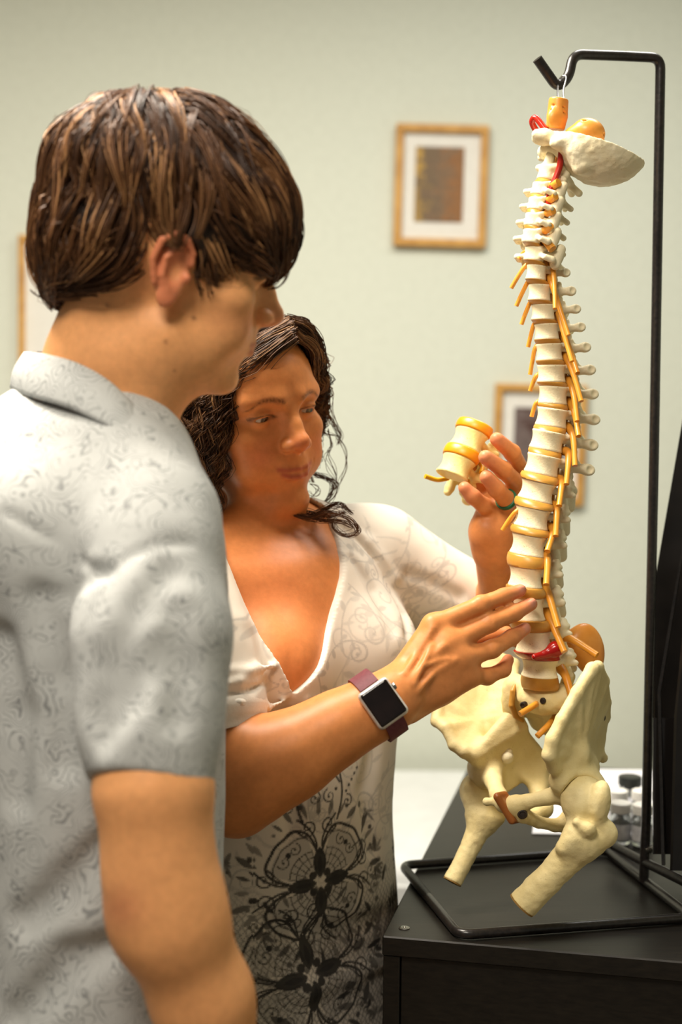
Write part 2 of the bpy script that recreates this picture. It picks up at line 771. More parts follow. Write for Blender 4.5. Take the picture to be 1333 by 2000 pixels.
tag(slab('wall_back', (0, WALL_Y + 0.05, CEIL / 2), (2.6, 0.05, CEIL / 2), M['wall']), 'pale sage green painted wall', None)
tag(slab('wall_right', (2.1 + 0.05, 0.8, CEIL / 2), (0.05, 2.39, CEIL / 2), M['wall']), 'pale sage green side wall', None)
tag(slab('floor', (0, 0.8, -0.05), (2.6, 2.5, 0.05), M['floor']), 'brown vinyl floor', None)
tag(slab('ceiling', (0, 0.8, CEIL + 0.03), (2.6, 2.5, 0.03), M['ceiling']), 'white painted ceiling', None)
tag(slab('baseboard_back', (-0.2, WALL_Y - 0.006, 0.05), (2.2, 0.006, 0.05), M['mat_board']), 'white skirting board', None)


# ---------------------------------------------------------------- picture frames
def framed(name, x0, y0, x1, y1, border, label, print_rect=None, pm=None, lean=0.0):
    c = at((x0 + x1) / 2, (y0 + y1) / 2, WALL_Y - 0.012)
    s = WALL_Y / FPX
    w, h = (x1 - x0) * s / 2, (y1 - y0) * s / 2
    root = empty(name, c)
    R = rot('Y', lean)
    bw = border * s / 2
    for nm, cc, hh in (('top_rail', (0, 0, h - bw), (w, 0.011, bw)), ('bottom_rail', (0, 0, -h + bw), (w, 0.011, bw)),
                       ('side_rail', (-w + bw, 0, 0), (bw, 0.0108, h - 2 * bw)), ('side_rail', (w - bw, 0, 0), (bw, 0.0108, h - 2 * bw))):
        MB().box(c + R @ np.array(cc), hh, R, 0.002).build(nm, M['oak'], root)
    MB().box(c + R @ np.array((0, 0.006, 0)), (w - bw, 0.003, h - bw), R).build('mat_board', M['mat_board'], root, False)
    if print_rect:
        a, b, cc, d = print_rect
        pc = at((a + cc) / 2, (b + d) / 2, WALL_Y - 0.012)
        MB().box((pc[0], c[1] + 0.0015, pc[2]), ((cc - a) * s / 2, 0.0015, (d - b) * s / 2), R).build('print', pm, root, False)
    return tag(root, label, 'picture frame', 'framed pictures on the wall')


m = Mat('ochre_print', (160, 125, 60), 0.6)
tc, kk = m.coords('Generated')
n = m.noise(3.2, 5, 0.7, 0.8, 'Generated', (1.6, 1, 2.2))
n2 = m.noise(14, 3, 0.6, 0.0, 'Generated')
sep = m.node('ShaderNodeSeparateXYZ')
m.link(tc, kk, sep, 'Vector')
mul = m.node('ShaderNodeMath', operation='MULTIPLY_ADD')
mul.inputs[1].default_value = 0.55
m.link(sep, 'X', mul, 0)
m.link(n, 'Fac', mul, 2)
r1 = m.ramp(mul, 'Value', [(0.45, lin(190, 150, 62)), (0.62, lin(112, 92, 66)), (0.80, lin(128, 100, 70)), (0.98, lin(146, 98, 48))])
r2 = m.ramp(n2, 'Fac', [(0.3, (0.6, 0.6, 0.6)), (0.8, (1.15, 1.15, 1.15))])
mx = m.mix(None, 1.0, (r1, 'Color'), (r2, 'Color'), 'MULTIPLY')
m.base_from(mx, 2)
M['print_ochre'] = m.m
m = Mat('maroon_print', (70, 40, 38), 0.6)
n = m.noise(2.6, 4, 0.6, 0.3, 'Generated', (0.6, 1, 2.4))
m.base_from(m.ramp(n, 'Fac', [(0.38, lin(70, 42, 36)), (0.52, lin(110, 96, 92)), (0.62, lin(64, 46, 44)), (0.8, lin(140, 132, 132))]), 'Color')
M['print_maroon'] = m.m
framed('picture_frame', 773, 248, 951, 479, 15, 'small oak picture frame with ochre print, the upper one beside the black stand', (812, 289, 905, 431), M['print_ochre'], 1.0)
framed('picture_frame', 965, 752, 1143, 986, 14, 'oak picture frame with dark maroon print behind the spine model', (1004, 797, 1104, 940), M['print_maroon'], 1.0)
framed('picture_frame', 38, 464, 216, 770, 12, 'oak picture frame with blank white mat behind the back of the brown-haired head', None, None, 0.4)

# ---------------------------------------------------------------- white treatment couch below the pictures
couch = empty('treatment_couch', (-0.35, 2.80, 0))
cz = at(850, 1496, WALL_Y - 0.05)[2]
F_ = Field()
F_.box((-0.35, 2.80, cz - 0.05), (0.95, 0.34, 0.05), 0.035)
V, Q = F_.mesh(0.02)
mesh_np('cushion', V, Q, M['linen'], couch)
MB().box((-0.35, 2.80, cz - 0.125), (0.93, 0.32, 0.025), None, 0.004).build('frame', M['oak'], couch)
drape = MB()
for side in (-1, 1):
    pass
drape.box((-0.35, 2.80 - 0.345, cz - 0.24), (0.90, 0.004, 0.20), None, 0.003)
drape.build('sheet_drop', M['linen'], couch)
for sx in (-0.85, 0.85):
    for sy in (-0.26, 0.26):
        MB().box((-0.35 + sx, 2.80 + sy, (cz - 0.15) / 2), (0.03, 0.03, (cz - 0.15) / 2), None, 0.004).build('leg', M['oak'], couch)
tag(couch, 'white sheeted treatment couch against the wall behind the black cabinet', 'couch')

# ---------------------------------------------------------------- black cabinet under the stand
TZ = 0.935                                   # height of the cabinet top
A_ = at_z(747, 1828, TZ)                     # front left corner
L_ = at_z(922, 1484, TZ)                     # a point far along the left edge
dl = (L_ - A_) / np.linalg.norm(L_ - A_)     # along the left edge, away from the camera
dr = np.array([dl[1], -dl[0], 0.0])          # along the front, to the right
DEPTH, WID, TOP_T = float(np.linalg.norm(L_ - A_)) , 0.85, 0.022
TR = np.stack([dr, dl, np.array([0, 0, 1.0])], 1)
tb = lambda x, y, z: A_ + dr * x + dl * y + np.array([0, 0, z])
cab = empty('black_cabinet', tb(WID / 2, DEPTH / 2, -TZ))
MB().box(tb(WID / 2, DEPTH / 2, -TOP_T / 2), (WID / 2, DEPTH / 2, TOP_T / 2), TR, 0.0015).build('top', M['table'], cab)
hb = (TZ - TOP_T) / 2
MB().box(tb(0.010, DEPTH / 2, -TOP_T - hb), (0.009, DEPTH / 2 - 0.002, hb), TR, 0.001).build('side_panel', M['table'], cab)
MB().box(tb(WID - 0.010, DEPTH / 2, -TOP_T - hb), (0.009, DEPTH / 2 - 0.002, hb), TR, 0.001).build('side_panel', M['table'], cab)
MB().box(tb(WID / 2, DEPTH - 0.012, -TOP_T - hb), (WID / 2 - 0.02, 0.006, hb), TR, 0.001).build('back_panel', M['table'], cab)
MB().box(tb(WID / 2, 0.016, -TOP_T - hb), (WID / 2 - 0.02, 0.010, hb), TR, 0.001).build('front_panel', M['table'], cab)
sc_ = at_z(790, 1813, TZ)
MB().lathe(sc_, [(0, 0), (0.0062, 0), (0.0062, 0.0008), (0.0045, 0.0014), (0.0022, 0.0014), (0.0016, 0.0004), (0, 0.0004)], 20).build('screw_cap', M['steel'], cab)
tag(cab, 'black stained wooden cabinet carrying the spine model stand', 'cabinet')

# ---------------------------------------------------------------- bent rod stand
TR_ = 0.0056
Zr = TZ + TR_ + 0.0005
rz = lambda px, py: at_z(px, py, Zr)
stand = empty('display_stand', at_z(1060, 1740, TZ))
bA, bB, bC, bD = rz(786, 1690), rz(898, 1826), rz(1352, 1792), rz(1185, 1661)
mid = (bA + bB) / 2
loop = fillet([mid, bA, bD, bC, bB, mid], 0.016)
MB().tube(np.vstack([loop, loop[1:2]]), TR_, 12).build('base_loop', M['enamel'], stand)
pole0 = rz(1258, 1722)
PY = pole0[1]
pts = [pole0 + np.array([0, 0, 0.0]), at(1263, 1600, PY), at(1278, 900, PY), at(1291, 113, PY),
       at(1205, 109, PY - 0.012), at(1120, 106, PY - 0.035), at(1112, 150, PY - 0.04), at(1090, 172, PY - 0.045), at(1050, 115, PY - 0.055)]
pl = np.vstack([fillet(pts[:3], 0.02), fillet([pts[2]] + pts[3:4] + pts[4:], 0.013, 7)[1:]])
pole_end = pl[-1]
MB().tube(pl, TR_ * 1.04, 14).build('pole', M['enamel'], stand)
HOOK = at(1097, 168, PY - 0.044)
# cross bar with its bolt at the foot of the pole
z2 = TZ + 0.030
MB().tube([at_z(1192, 1648, z2), at_z(1258, 1683, z2), at_z(1345, 1726, z2)], TR_, 12).build('cross_bar', M['enamel'], stand)
bolt = MB()
b0, b1 = at(1262, 1662, PY - 0.004), at(1291, 1651, PY - 0.004)
tt = np.linspace(0, 1, 33)
bolt.tube([b0 + (b1 - b0) * t for t in tt], [0.0048 + 0.0009 * math.cos(i * math.pi / 2) for i in range(33)], 14)
bolt.build('bolt', M['steel'], stand)
tag(stand, 'black enamelled bent rod stand that the spine model hangs from', 'stand')

# ---------------------------------------------------------------- white paper, vials, brochure holder
pc = [at_z(1060, 1503, TZ), at_z(1400, 1508, TZ), at_z(1420, 1640, TZ), at_z(1040, 1630, TZ)]
mb = MB()
e_ = np.array([0, 0, 0.0012])
pc = [p + np.array([0, 0, 0.0006]) for p in pc]
mb.add(pc + [p + e_ for p in pc], [[3, 2, 1, 0], [4, 5, 6, 7], [0, 1, 5, 4], [1, 2, 6, 5], [2, 3, 7, 6], [3, 0, 4, 7]])
tag(mb.build('paper_sheet', M['paper'], None, False), 'white sheet of paper lying flat behind the little glass vials', 'paper')

m = Mat('clear_glass', (235, 238, 235), 0.04, 0, 0.5)
m.b.inputs['Transmission Weight'].default_value = 0.9
m.b.inputs['IOR'].default_value = 1.45
M['glass'] = m.m
M['white_plastic'] = speckle('white_plastic', (236, 234, 228), (226, 224, 218), 40, 0.4, 0.02)
M['black_plastic'] = speckle('black_plastic', (26, 30, 26), (36, 40, 34), 60, 0.35, 0.05)
M['label'] = speckle('vial_label', (200, 200, 204), (236, 236, 240), 120, 0.6, 0)


def vial(px, py, r, h, capm, label):
    b = at_z(px, py, TZ) + np.array([0, 0, 0.002])
    root = empty('glass_vial', b)
    MB().lathe(b, [(0, 0.0005), (r * 0.9, 0), (r, 0.003), (r, h * 0.62), (r * 0.82, h * 0.72), (r * 0.7, h * 0.745), (r * 0.7, h * 0.80),
                   (r * 0.62, h * 0.80), (r * 0.62, h * 0.74), (r * 0.90, h * 0.61), (r * 0.92, 0.004), (0, 0.003)], 28).build('glass_body', M['glass'], root)
    cp = [(r * 0.94, h * 0.76)]
    for i in range(6):
        z = h * (0.76 + 0.036 * i)
        cp += [(r * 0.96, z), (r * 0.985, z + h * 0.012)]
    cp += [(r * 0.96, h * 0.985), (r * 0.88, h), (0, h)]
    MB().lathe(b, cp, 28).build('cap', capm, root)
    MB().lathe(b, [(r * 1.01, h * 0.12), (r * 1.015, h * 0.12), (r * 1.015, h * 0.5), (r * 1.01, h * 0.5)], 28).build('paper_label', M['label'], root)
    return tag(root, label, 'vial', 'glass vials on the cabinet')


vial(1211, 1648, 0.0142, 0.054, M['white_plastic'], 'white capped glass vial nearest the bone of the spine model')
vial(1255, 1652, 0.0142, 0.054, M['white_plastic'], 'white capped glass vial half hidden by the black pole')
vial(1206, 1622, 0.0142, 0.054, M['white_plastic'], 'white capped glass vial standing second in the line behind the nearest one')
vial(1253, 1622, 0.0142, 0.054, M['white_plastic'], 'white capped glass vial in back of the one by the pole')
vial(1230, 1590, 0.0170, 0.053, M['black_plastic'], 'black capped glass vial at the back of the group')

holder = empty('brochure_holder', at_z(1330, 1680, TZ))
m = Mat('smoked_acrylic', (46, 42, 40), 0.15, 0, 0.5)
m.b.inputs['Transmission Weight'].default_value = 0.55
M['acrylic'] = m.m
M['gloss_black'] = speckle('gloss_black', (20, 18, 17), (28, 25, 23), 30, 0.28, 0.02)


def plate(pts, t, name, mat, parent):
    P = np.array([np.asarray(p, float) for p in pts])
    nrm = np.cross(P[1] - P[0], P[2] - P[0])
    nrm /= np.linalg.norm(nrm)
    k = len(P)
    F = [list(range(k))[::-1], [k + i for i in range(k)]] + [[i, (i + 1) % k, k + (i + 1) % k, k + i] for i in range(k)]
    return MB().add(np.vstack([P - nrm * t / 2, P + nrm * t / 2]), F).build(name, mat, parent, False)


hz = 1.70
plate([at(1283, 1662, hz), at(1272, 1300, hz + .03), at(1278, 1150, hz + .04), at(1345, 760, hz + .07), at(1560, 740, hz + .07), at(1560, 1662, hz)], 0.006, 'back_plate', M['gloss_black'], holder)
plate([at(1294, 1690, hz - .09), at(1286, 1350, hz - .045), at(1348, 985, hz - .01), at(1352, 985, hz - .01), at(1292, 1352, hz - .045), at(1300, 1690, hz - .09)], 0.008, 'edge_strip', M['enamel'], holder)
plate([at(1276, 1668, hz - .07), at(1276, 1402, hz - .05), at(1560, 1402, hz - .05), at(1560, 1668, hz - .07)], 0.003, 'front_pocket', M['acrylic'], holder)
plate([at(1312, 1700, hz - .10), at(1320, 1400, hz - .075), at(1350, 1100, hz - .04), at(1560, 1100, hz - .04), at(1560, 1700, hz - .10)], 0.004, 'inner_leaf', M['gloss_black'], holder)
tag(holder, 'tall black brochure holder leaning back at the right edge', 'holder')
# ================================================================ the hanging spine model
def bone_mat(name, c1, c2, pits=(150, 118, 66)):
    m = Mat(name, c1, 0.55, 0, 0.35)
    n = m.noise(38, 5, 0.6)
    r = m.ramp(n, 'Fac', [(0.3, lin(*c1)), (0.75, lin(*c2))])
    v = m.noise(620, 2, 0.5)
    n3 = m.noise(22, 2, 0.5)
    mu = m.node('ShaderNodeMath', operation='MULTIPLY_ADD')
    mu.inputs[1].default_value = 0.22
    m.link(n3, 'Fac', mu, 0)
    m.link(v, 'Fac', mu, 2)
    pr = m.ramp(mu, 'Value', [(0.82, (0, 0, 0)), (0.90, (0.8, 0.8, 0.8))])
    mx = m.mix(pr, 'Color', (r, 'Color'), lin(*pits))
    m.base_from(mx, 2)
    h = m.noise(170, 4, 0.6)
    b1 = m.bump(h, 'Fac', 0.40, 0.0012)
    m.bump(v, 'Fac', 0.30, 0.0006, b1)
    return m.m


M['bone'] = bone_mat('bone_plastic', (246, 236, 204), (238, 222, 178))
M['bone_pelvis'] = bone_mat('pelvis_plastic', (236, 220, 166), (224, 203, 142), (150, 114, 60))


def plastic(name, c1, c2, rough=0.33, sss=0.15):
    m = Mat(name, c1, rough, 0, 0.5)
    n = m.noise(45, 3)
    m.base_from(m.ramp(n, 'Fac', [(0.3, lin(*c1)), (0.75, lin(*c2))]), 'Color')
    m.bump(n, 'Fac', 0.05, 0.001)
    return m.m


M['disc'] = plastic('disc_rubber', (204, 150, 66), (190, 134, 52))
M['nerve'] = plastic('nerve_plastic', (236, 164, 60), (224, 146, 44))
M['brain'] = plastic('orange_plastic', (232, 160, 72), (216, 134, 44))
M['artery'] = plastic('red_plastic', (186, 44, 26), (160, 28, 20), 0.25)
M['red_disc'] = plastic('red_disc_plastic', (176, 26, 16), (150, 14, 12), 0.2)
M['cartilage'] = plastic('brown_cartilage', (172, 104, 48), (150, 86, 38), 0.35)
M['bone_end'] = speckle('cut_bone_end', (150, 116, 58), (130, 98, 46), 200, 0.7, 0.2)
M['dark_hole'] = speckle('screw_dark', (40, 32, 26), (60, 48, 38), 200, 0.5, 0.2)

SP_Y = 1.56
spine = empty('spine_model', at(1095, 168, SP_Y))


def body_fn(f, rx, ry, hz, waist, notch=0.0, yc=0.0):
    """vertebral body: kidney-shaped drum with a waist, in mm of the field frame"""
    O, R, S = f.O.copy(), f.R.copy(), f.S

    def fn(p):
        q = ((p - O.astype(np.float32)) @ R.astype(np.float32)) / S
        x, y, z = q[:, 0], q[:, 1] - yc, q[:, 2]
        w = 1 - waist * (1 - (np.clip(np.abs(z) / hz, 0, 1)) ** 2)
        yy = np.where(y > 0, y * (1.0 + notch * np.exp(-(x / (rx * 0.5)) ** 2)) / 0.92, y)
        rho = np.sqrt((x / rx) ** 2 + (yy / ry) ** 2) + 1e-6
        a = (rho - w) * min(rx, ry)
        b = np.abs(z) - hz
        r = 2.2
        a2, b2 = np.maximum(a + r, 0), np.maximum(b + r, 0)
        return (np.minimum(np.maximum(a + r, b + r), 0) + np.sqrt(a2 * a2 + b2 * b2) - r) * S
    f.fn(fn, (0, yc, 0), math.sqrt(max(rx, ry) ** 2 + hz ** 2) + 2)


def vertebra_lumbar():
    f = Field().frame(S=0.001)
    body_fn(f, 22, 17, 13.5, 0.17, 0.35)
    for s in (-1, 1):
        f.cap((s * 13, 13, 5), (s * 15, 25, 5), 5, 5, 3)
        f.cap((s * 15, 25, 3), (s * 4, 40, -4), 5, 4.5, 4)
        f.cap((s * 16, 25, 4), (s * 26, 29, 5), 5.0, 4.2, 3)
        f.chain([(s * 17, 27, 6), (s * 19, 28, 14), (s * 18, 31, 20)], [6, 6.5, 5], 3)
        f.chain([(s * 13, 33, -6), (s * 14, 36, -16), (s * 14, 36, -22)], [6, 6, 5], 3)
        f.ball((s * 22, 33, 14), 3.6, 3)
    f.quad((0, 42, 4), (0, 62, 3), (0, 65, -14), (0, 44, -14), 4.2, 3)
    f.cap((0, 63, 2), (0, 66, -13), 7.2, 8.0, 3)
    return f.mesh(0.0013)


def vertebra_thoracic():
    f = Field().frame(S=0.001)
    body_fn(f, 16, 15, 10.5, 0.13, 0.3)
    for s in (-1, 1):
        f.cap((s * 9, 12, 4), (s * 11, 22, 4), 4, 4, 3)
        f.cap((s * 11, 22, 2), (s * 3, 32, -4), 4.5, 4.5, 4)
        f.cap((s * 12, 22, 3), (s * 22, 32, 5), 5.0, 5.0, 3)
        f.ell((s * 23.5, 33.5, 5), (6.0, 6.6, 6.2), 3)
        f.ell((s * 27, 31, 6), (2.2, 3, 3.4), 3, 's')
        f.chain([(s * 11, 22, 6), (s * 11, 23, 13)], [4.5, 3.5], 3)
        f.chain([(s * 9, 28, -6), (s * 9, 28, -15)], [4.5, 3.6], 3)
        f.ball((s * 14, 9, 8), 3.2, 3)
    f.chain([(0, 32, -3), (0, 42, -12), (0, 50, -20)], [5.0, 4.4, 4.4], 4)
    f.ell((0, 51, -21), (4.6, 6, 6.4), 3)
    return f.mesh(0.0011)


def vertebra_cervical():
    f = Field().frame(S=0.001)
    body_fn(f, 11.5, 8.5, 6.6, 0.10, 0.1)
    for s in (-1, 1):
        f.cap((s * 9, -1, 5), (s * 9.5, 4, 7.5), 2.8, 2.4, 2)           # uncus
        f.chain([(s * 10, -1, -1), (s * 19, -4, -3), (s * 22, 2, -4)], [2.6, 2.6, 3.4], 2)
        f.cap((s * 9, 7, 1), (s * 18, 10, 0), 3.0, 3.4, 2)
        f.cap((s * 19, 10, -7), (s * 19, 13, 7), 5.0, 5.0, 3)
        f.cap((s * 18, 14, 0), (s * 3, 27, -3), 3.6, 3.4, 3)
        f.cap((0, 28, -4), (s * 5, 39, -9), 3.0, 3.0, 3)
    f.cap((0, 26, -3), (0, 33, -7), 3.4, 3.0, 3)
    return f.mesh(0.0009)


def vertebra_atlas():
    f = Field().frame(S=0.001)
    ring = [(24 * math.sin(a) * (0.85 if abs(a) < 1 else 1), 12 - 21 * math.cos(a), 0) for a in np.linspace(-math.pi, math.pi, 17)]
    f.chain(ring, 4.0, 2)
    for s in (-1, 1):
        f.ell((s * 17, 2, 0), (8, 10, 8), 4)
        f.chain([(s * 22, 6, 0), (s * 36, 9, -2)], [5, 4.5], 3)
    f.ball((0, -10, 0), 5, 4)
    f.ball((0, 35, 0), 4.6, 4)
    return f.mesh(0.0010)


def vertebra_axis():
    f = Field().frame(S=0.001)
    body_fn(f, 12, 9, 8, 0.08, 0.1)
    f.chain([(0, -1, 6), (0, -1, 22)], [6, 5], 4)
    for s in (-1, 1):
        f.ell((s * 14, 3, 6), (9, 9, 5), 3)
        f.chain([(s * 14, 5, -2), (s * 24, 8, -6)], [4, 3.4], 3)
        f.cap((s * 16, 10, -6), (s * 17, 13, 2), 5, 5, 3)
        f.cap((s * 16, 14, 0), (s * 3, 30, -2), 4, 4, 3)
        f.cap((0, 30, -3), (s * 7, 42, -10), 4, 4, 3)
    return f.mesh(0.0010)


def vmesh(name, VQ):
    o = mesh_np(name, VQ[0], VQ[1], M['bone'])
    me = o.data
    bpy.data.objects.remove(o)
    return me


ME_L, ME_T, ME_C = vmesh('lumbar', vertebra_lumbar()), vmesh('thoracic', vertebra_thoracic()), vmesh('cervical', vertebra_cervical())
ME_A, ME_X = vmesh('atlas', vertebra_atlas()), vmesh('axis', vertebra_axis())

# kind, centre x, centre y, half width px, half height px, tilt of the end plates in the picture, turn
VERT = [
    ('A', 1080, 296, 0, 0, 18, 66), ('X', 1069, 338, 0, 0, 14, 64),
    ('C', 1056, 370, 20, 12.5, 14, 62), ('C', 1049, 399, 20, 12.5, 12, 60), ('C', 1043, 430, 20, 13, 11, 58), ('C', 1040, 462, 21, 13.5, 10, 56), ('C', 1045, 497, 22, 14, 9, 54),
    ('T', 1049, 533, 22, 14.5, 6, 52), ('T', 1055, 572, 24, 16, 3, 50), ('T', 1062, 610, 25, 15.5, 0, 49), ('T', 1069, 648, 26, 16, -2, 48),
    ('T', 1074, 688, 28, 17, -2, 47), ('T', 1078, 730, 30, 17.5, 0, 46), ('T', 1081, 772, 31, 18, 4, 45), ('T', 1079, 816, 33, 18.5, 8, 44),
    ('T', 1070, 861, 35, 19.5, 11, 44), ('T', 1061, 908, 36, 20, 12, 44), ('L', 1050, 959, 37, 20, 13, 43), ('L', 1040, 1011, 37, 20.5, 10, 42),
    ('L', 1033, 1064, 37, 21, 8, 42), ('L', 1028, 1126, 36, 20.5, 4, 41), ('L', 1031, 1188, 37, 23.5, -1, 40), ('L', 1043, 1251, 38, 21.5, -3, 39), ('L', 1055, 1303, 38, 19, 0, 38)]


def sp_depth(px):
    return SP_Y + (px - 1055) * 0.00056 / math.tan(math.radians(45))


def vert_matrix(v):
    kind, px, py, hw, hh, tilt, turn = v
    Y = sp_depth(px)
    c = at(px, py, Y)
    s = Y / FPX
    if kind in 'AX':
        sx = sz = s / 0.001 * 1.78
        sy = sx
    elif kind == 'C':
        sx = sy = hw * s / 0.0105
        sz = hh * s / 0.0066
    elif kind == 'T':
        sx = sy = hw * s / 0.0158
        sz = hh * s / 0.0105
    else:
        sx = sy = hw * s / 0.0205
        sz = hh * s / 0.0135
    R = Matrix.Rotation(math.radians(tilt), 3, 'Y') @ Matrix.Rotation(math.radians(-turn), 3, 'Z')
    return Matrix.Translation(Vector(c)) @ R.to_4x4() @ Matrix.Diagonal((sx, sy, sz, 1)), R, c, s


def place(me, name, mw, parent):
    o = bpy.data.objects.new(name, me)
    link(o, parent)
    o.matrix_world = mw
    return o


VM = []
for v in VERT:
    mw, R, c, s = vert_matrix(v)
    VM.append((mw, R, c, s))
    place({'A': ME_A, 'X': ME_X, 'C': ME_C, 'T': ME_T, 'L': ME_L}[v[0]], 'vertebra', mw, spine)


# discs between the bodies
def disc_mesh(c0, c1, R0, R1, rx, ry, bulge, n=40):
    """drum between two end plates"""
    V, F = [], []
    ts = [0, 0.0, 0.15, 0.35, 0.5, 0.65, 0.85, 1.0, 1.0]
    for i, t in enumerate(ts):
        inset = 0.02 if i in (0, len(ts) - 1) else 1.0
        r = inset * (1 + bulge * (1 - (2 * t - 1) ** 2))
        c = c0 * (1 - t) + c1 * t
        for j in range(n):
            a = 2 * math.pi * j / n
            y = math.sin(a)
            y = y * (0.88 - 0.18 * math.exp(-(math.cos(a) / 0.5) ** 2)) if y > 0 else y
            l = np.array([rx * r * math.cos(a), ry * r * y, 0])
            V.append(c + ((1 - t) * R0 + t * R1) @ l)
    for i in range(len(ts) - 1):
        for j in range(n):
            k = (j + 1) % n
            F.append([i * n + j, (i + 1) * n + j, (i + 1) * n + k, i * n + k])
    return MB().add(V, F)


dims = {'C': (11.5, 8.5, 6.6), 'T': (16, 15, 10.5), 'L': (22, 17, 13.5)}


def end_plate(i, sign):
    v = VERT[i]
    mw, R, c, s = VM[i]
    if v[0] == 'X':
        d, sx, sz = (12, 9, 8), s / 0.001 * 1.78 * 0.001, s / 0.001 * 1.78 * 0.001
    else:
        d = dims[v[0]]
        sx = mw.to_scale()[0] * 0.001
        sz = mw.to_scale()[2] * 0.001
    R = np.array(R)
    return c + R @ np.array([0, 0, sign * d[2] * sz]), R, d[0] * sx, d[1] * sx


for i in range(1, len(VERT) - 1):
    p0, R0, ax, ay = end_plate(i, -1)
    p1, R1, bx, by = end_plate(i + 1, 1)
    red = (VERT[i + 1][2] == 1303)
    p0 = p0 + R0 @ np.array([0, 0, 0.0006])
    p1 = p1 - R1 @ np.array([0, 0, 0.0006])
    big = VERT[i + 1][0] == 'L'
    k = 1.02 if big else (0.93 if VERT[i + 1][0] == 'T' else 0.84)
    o = disc_mesh(p0, p1, R0, R1, (ax + bx) / 2 * (1.05 if red else k), (ay + by) / 2 * (1.05 if red else k), 0.07 if big else 0.04).build('red_disc' if red else 'disc', M['red_disc' if red else 'disc'], spine, True, 80)
    if red:
        o['label'] = 'damaged red disc between the two lowest vertebrae'
# bulge of the damaged disc toward the foramen
f = Field()
f.ball(at(1086, 1268, 1.535), 0.0085).chain([at(1084, 1268, 1.533), at(1066, 1277, 1.530), at(1045, 1283, 1.527)], [0.007, 0.004, 0.0035], 0.006)
V, Q = f.mesh(0.001)
mesh_np('disc_bulge', V, Q, M['red_disc'], spine)

# nerves, near side: start at the foramen, bend, free end
NEAR = [
    [(1078, 503), (1083, 545), (1085, 603)], [(1074, 540), (1087, 580), (1111, 655)], [(1090, 602), (1100, 644), (1118, 706)], [(1100, 655), (1117, 692), (1129, 729)],
    [(1104, 694), (1120, 728), (1136, 784)], [(1110, 742), (1121, 770), (1128, 823)], [(1112, 784), (1124, 812), (1131, 852)], [(1108, 832), (1120, 854), (1124, 910)],
    [(1098, 880), (1110, 884), (1111, 905), (1107, 946)], [(1087, 935), (1097, 938), (1097, 955), (1093, 988)], [(1078, 985), (1087, 990), (1088, 1010), (1086, 1047)],
    [(1073, 1028), (1081, 1038), (1070, 1077)], [(1060, 1084), (1070, 1092), (1068, 1142)], [(1062, 1144), (1073, 1164), (1091, 1225)],
    [(1067, 1192), (1080, 1220), (1103, 1273)], [(1095, 1240), (1120, 1250), (1167, 1280)], [(1090, 1298), (1106, 1322), (1119, 1370)]]
for i, pts in enumerate(NEAR):
    big = min(1.0, 0.62 + 0.025 * i)
    ys = np.linspace(0.002, -0.034, len(pts))
    base = sp_depth(pts[0][0]) - 0.012
    P = [at(x, y, base + dy) for (x, y), dy in zip(pts, ys)]
    P = [P[0] + np.array([0.0, 0.018, 0.004])] + P
    S_ = spline(P, 18)
    tt = np.linspace(0, 1, len(S_))
    r = (0.0042 + 0.0022 * np.exp(-((tt - 0.38) / 0.2) ** 2)) * big
    r[tt > 0.8] *= 0.92
    MB().tube(S_, r, 12).build('nerve', M['nerve'], spine, True, 50)
FAR = [[(1030, 489), (1014, 506)], [(1030, 516), (999, 563)], [(1036, 545), (1009, 598)], [(1040, 585), (1019, 634)], [(1046, 630), (1032, 678)], [(1048, 676), (1036, 732)],
       [(1050, 732), (1036, 764)], [(1050, 785), (1039, 814)], [(1010, 998), (982, 1036)]]
for i, ((x0, y0), (x1, y1)) in enumerate(FAR):
    b = sp_depth(x0) + 0.018
    P = [at(x0 + 20, y0 - 10, b + 0.004), at(x0, y0, b), at((x0 + x1) / 2 - 1, (y0 + y1) / 2 - 1, b + 0.002), at(x1, y1, b + 0.003)]
    MB().tube(spline(P, 12), 0.0024 if i < 8 else 0.0026, 10).build('nerve', M['nerve'], spine, True, 50)
# short cervical stubs and the vertebral artery
for (x0, y0, x1, y1, r) in ((1098, 296, 1110, 304, 0.0046), (1096, 318, 1112, 320, 0.0036), (1079, 364, 1092, 356, 0.0044), (1074, 390, 1086, 383, 0.0042), (1070, 416, 1081, 411, 0.0042),
                            (1066, 450, 1076, 440, 0.0044), (1066, 470, 1080, 487, 0.0046)):
    b = sp_depth(x0) - 0.028
    MB().tube(spline([at(x0 - 8, y0 + 2, b + 0.018), at(x0, y0, b + 0.004), at(x1, y1, b - 0.004)], 10), [r * 0.8] * 5 + [r] * 6, 12).build('nerve', M['nerve'], spine, True, 50)
ar = [(1068, 420), (1072, 395), (1076, 372), (1086, 348), (1094, 325), (1097, 300), (1101, 289), (1116, 287), (1124, 297)]
MB().tube(spline([at(x, y, sp_depth(1075) - 0.024 + (0.004 if i > 5 else 0)) for i, (x, y) in enumerate(ar)], 60), 0.0034, 12).build('artery', M['artery'], spine)
ar = [(1072, 262), (1056, 240), (1046, 230), (1040, 238), (1046, 252), (1060, 268)]
MB().tube(spline([at(x, y, SP_Y - 0.004 + 0.004 * i) for i, (x, y) in enumerate(ar)], 40), 0.0034, 12).build('artery', M['artery'], spine)

# spinal cord down the canal
cord = []
for (mw, R, c, s), v in zip(VM, VERT):
    d = 30 if v[0] == 'L' else (23 if v[0] == 'T' else 17)
    k = mw.to_scale()[1] * 0.001
    cord.append(c + np.array(R) @ np.array([0, (d - 6) * k, 0]))
MB().tube(spline(cord, 120), 0.0062, 12).build('spinal_cord', M['brain'], spine)

# occipital plate, brain stem, cerebellum, hanging wire
f = Field()
hC = at(1104, 276, SP_Y)
oc = Field()
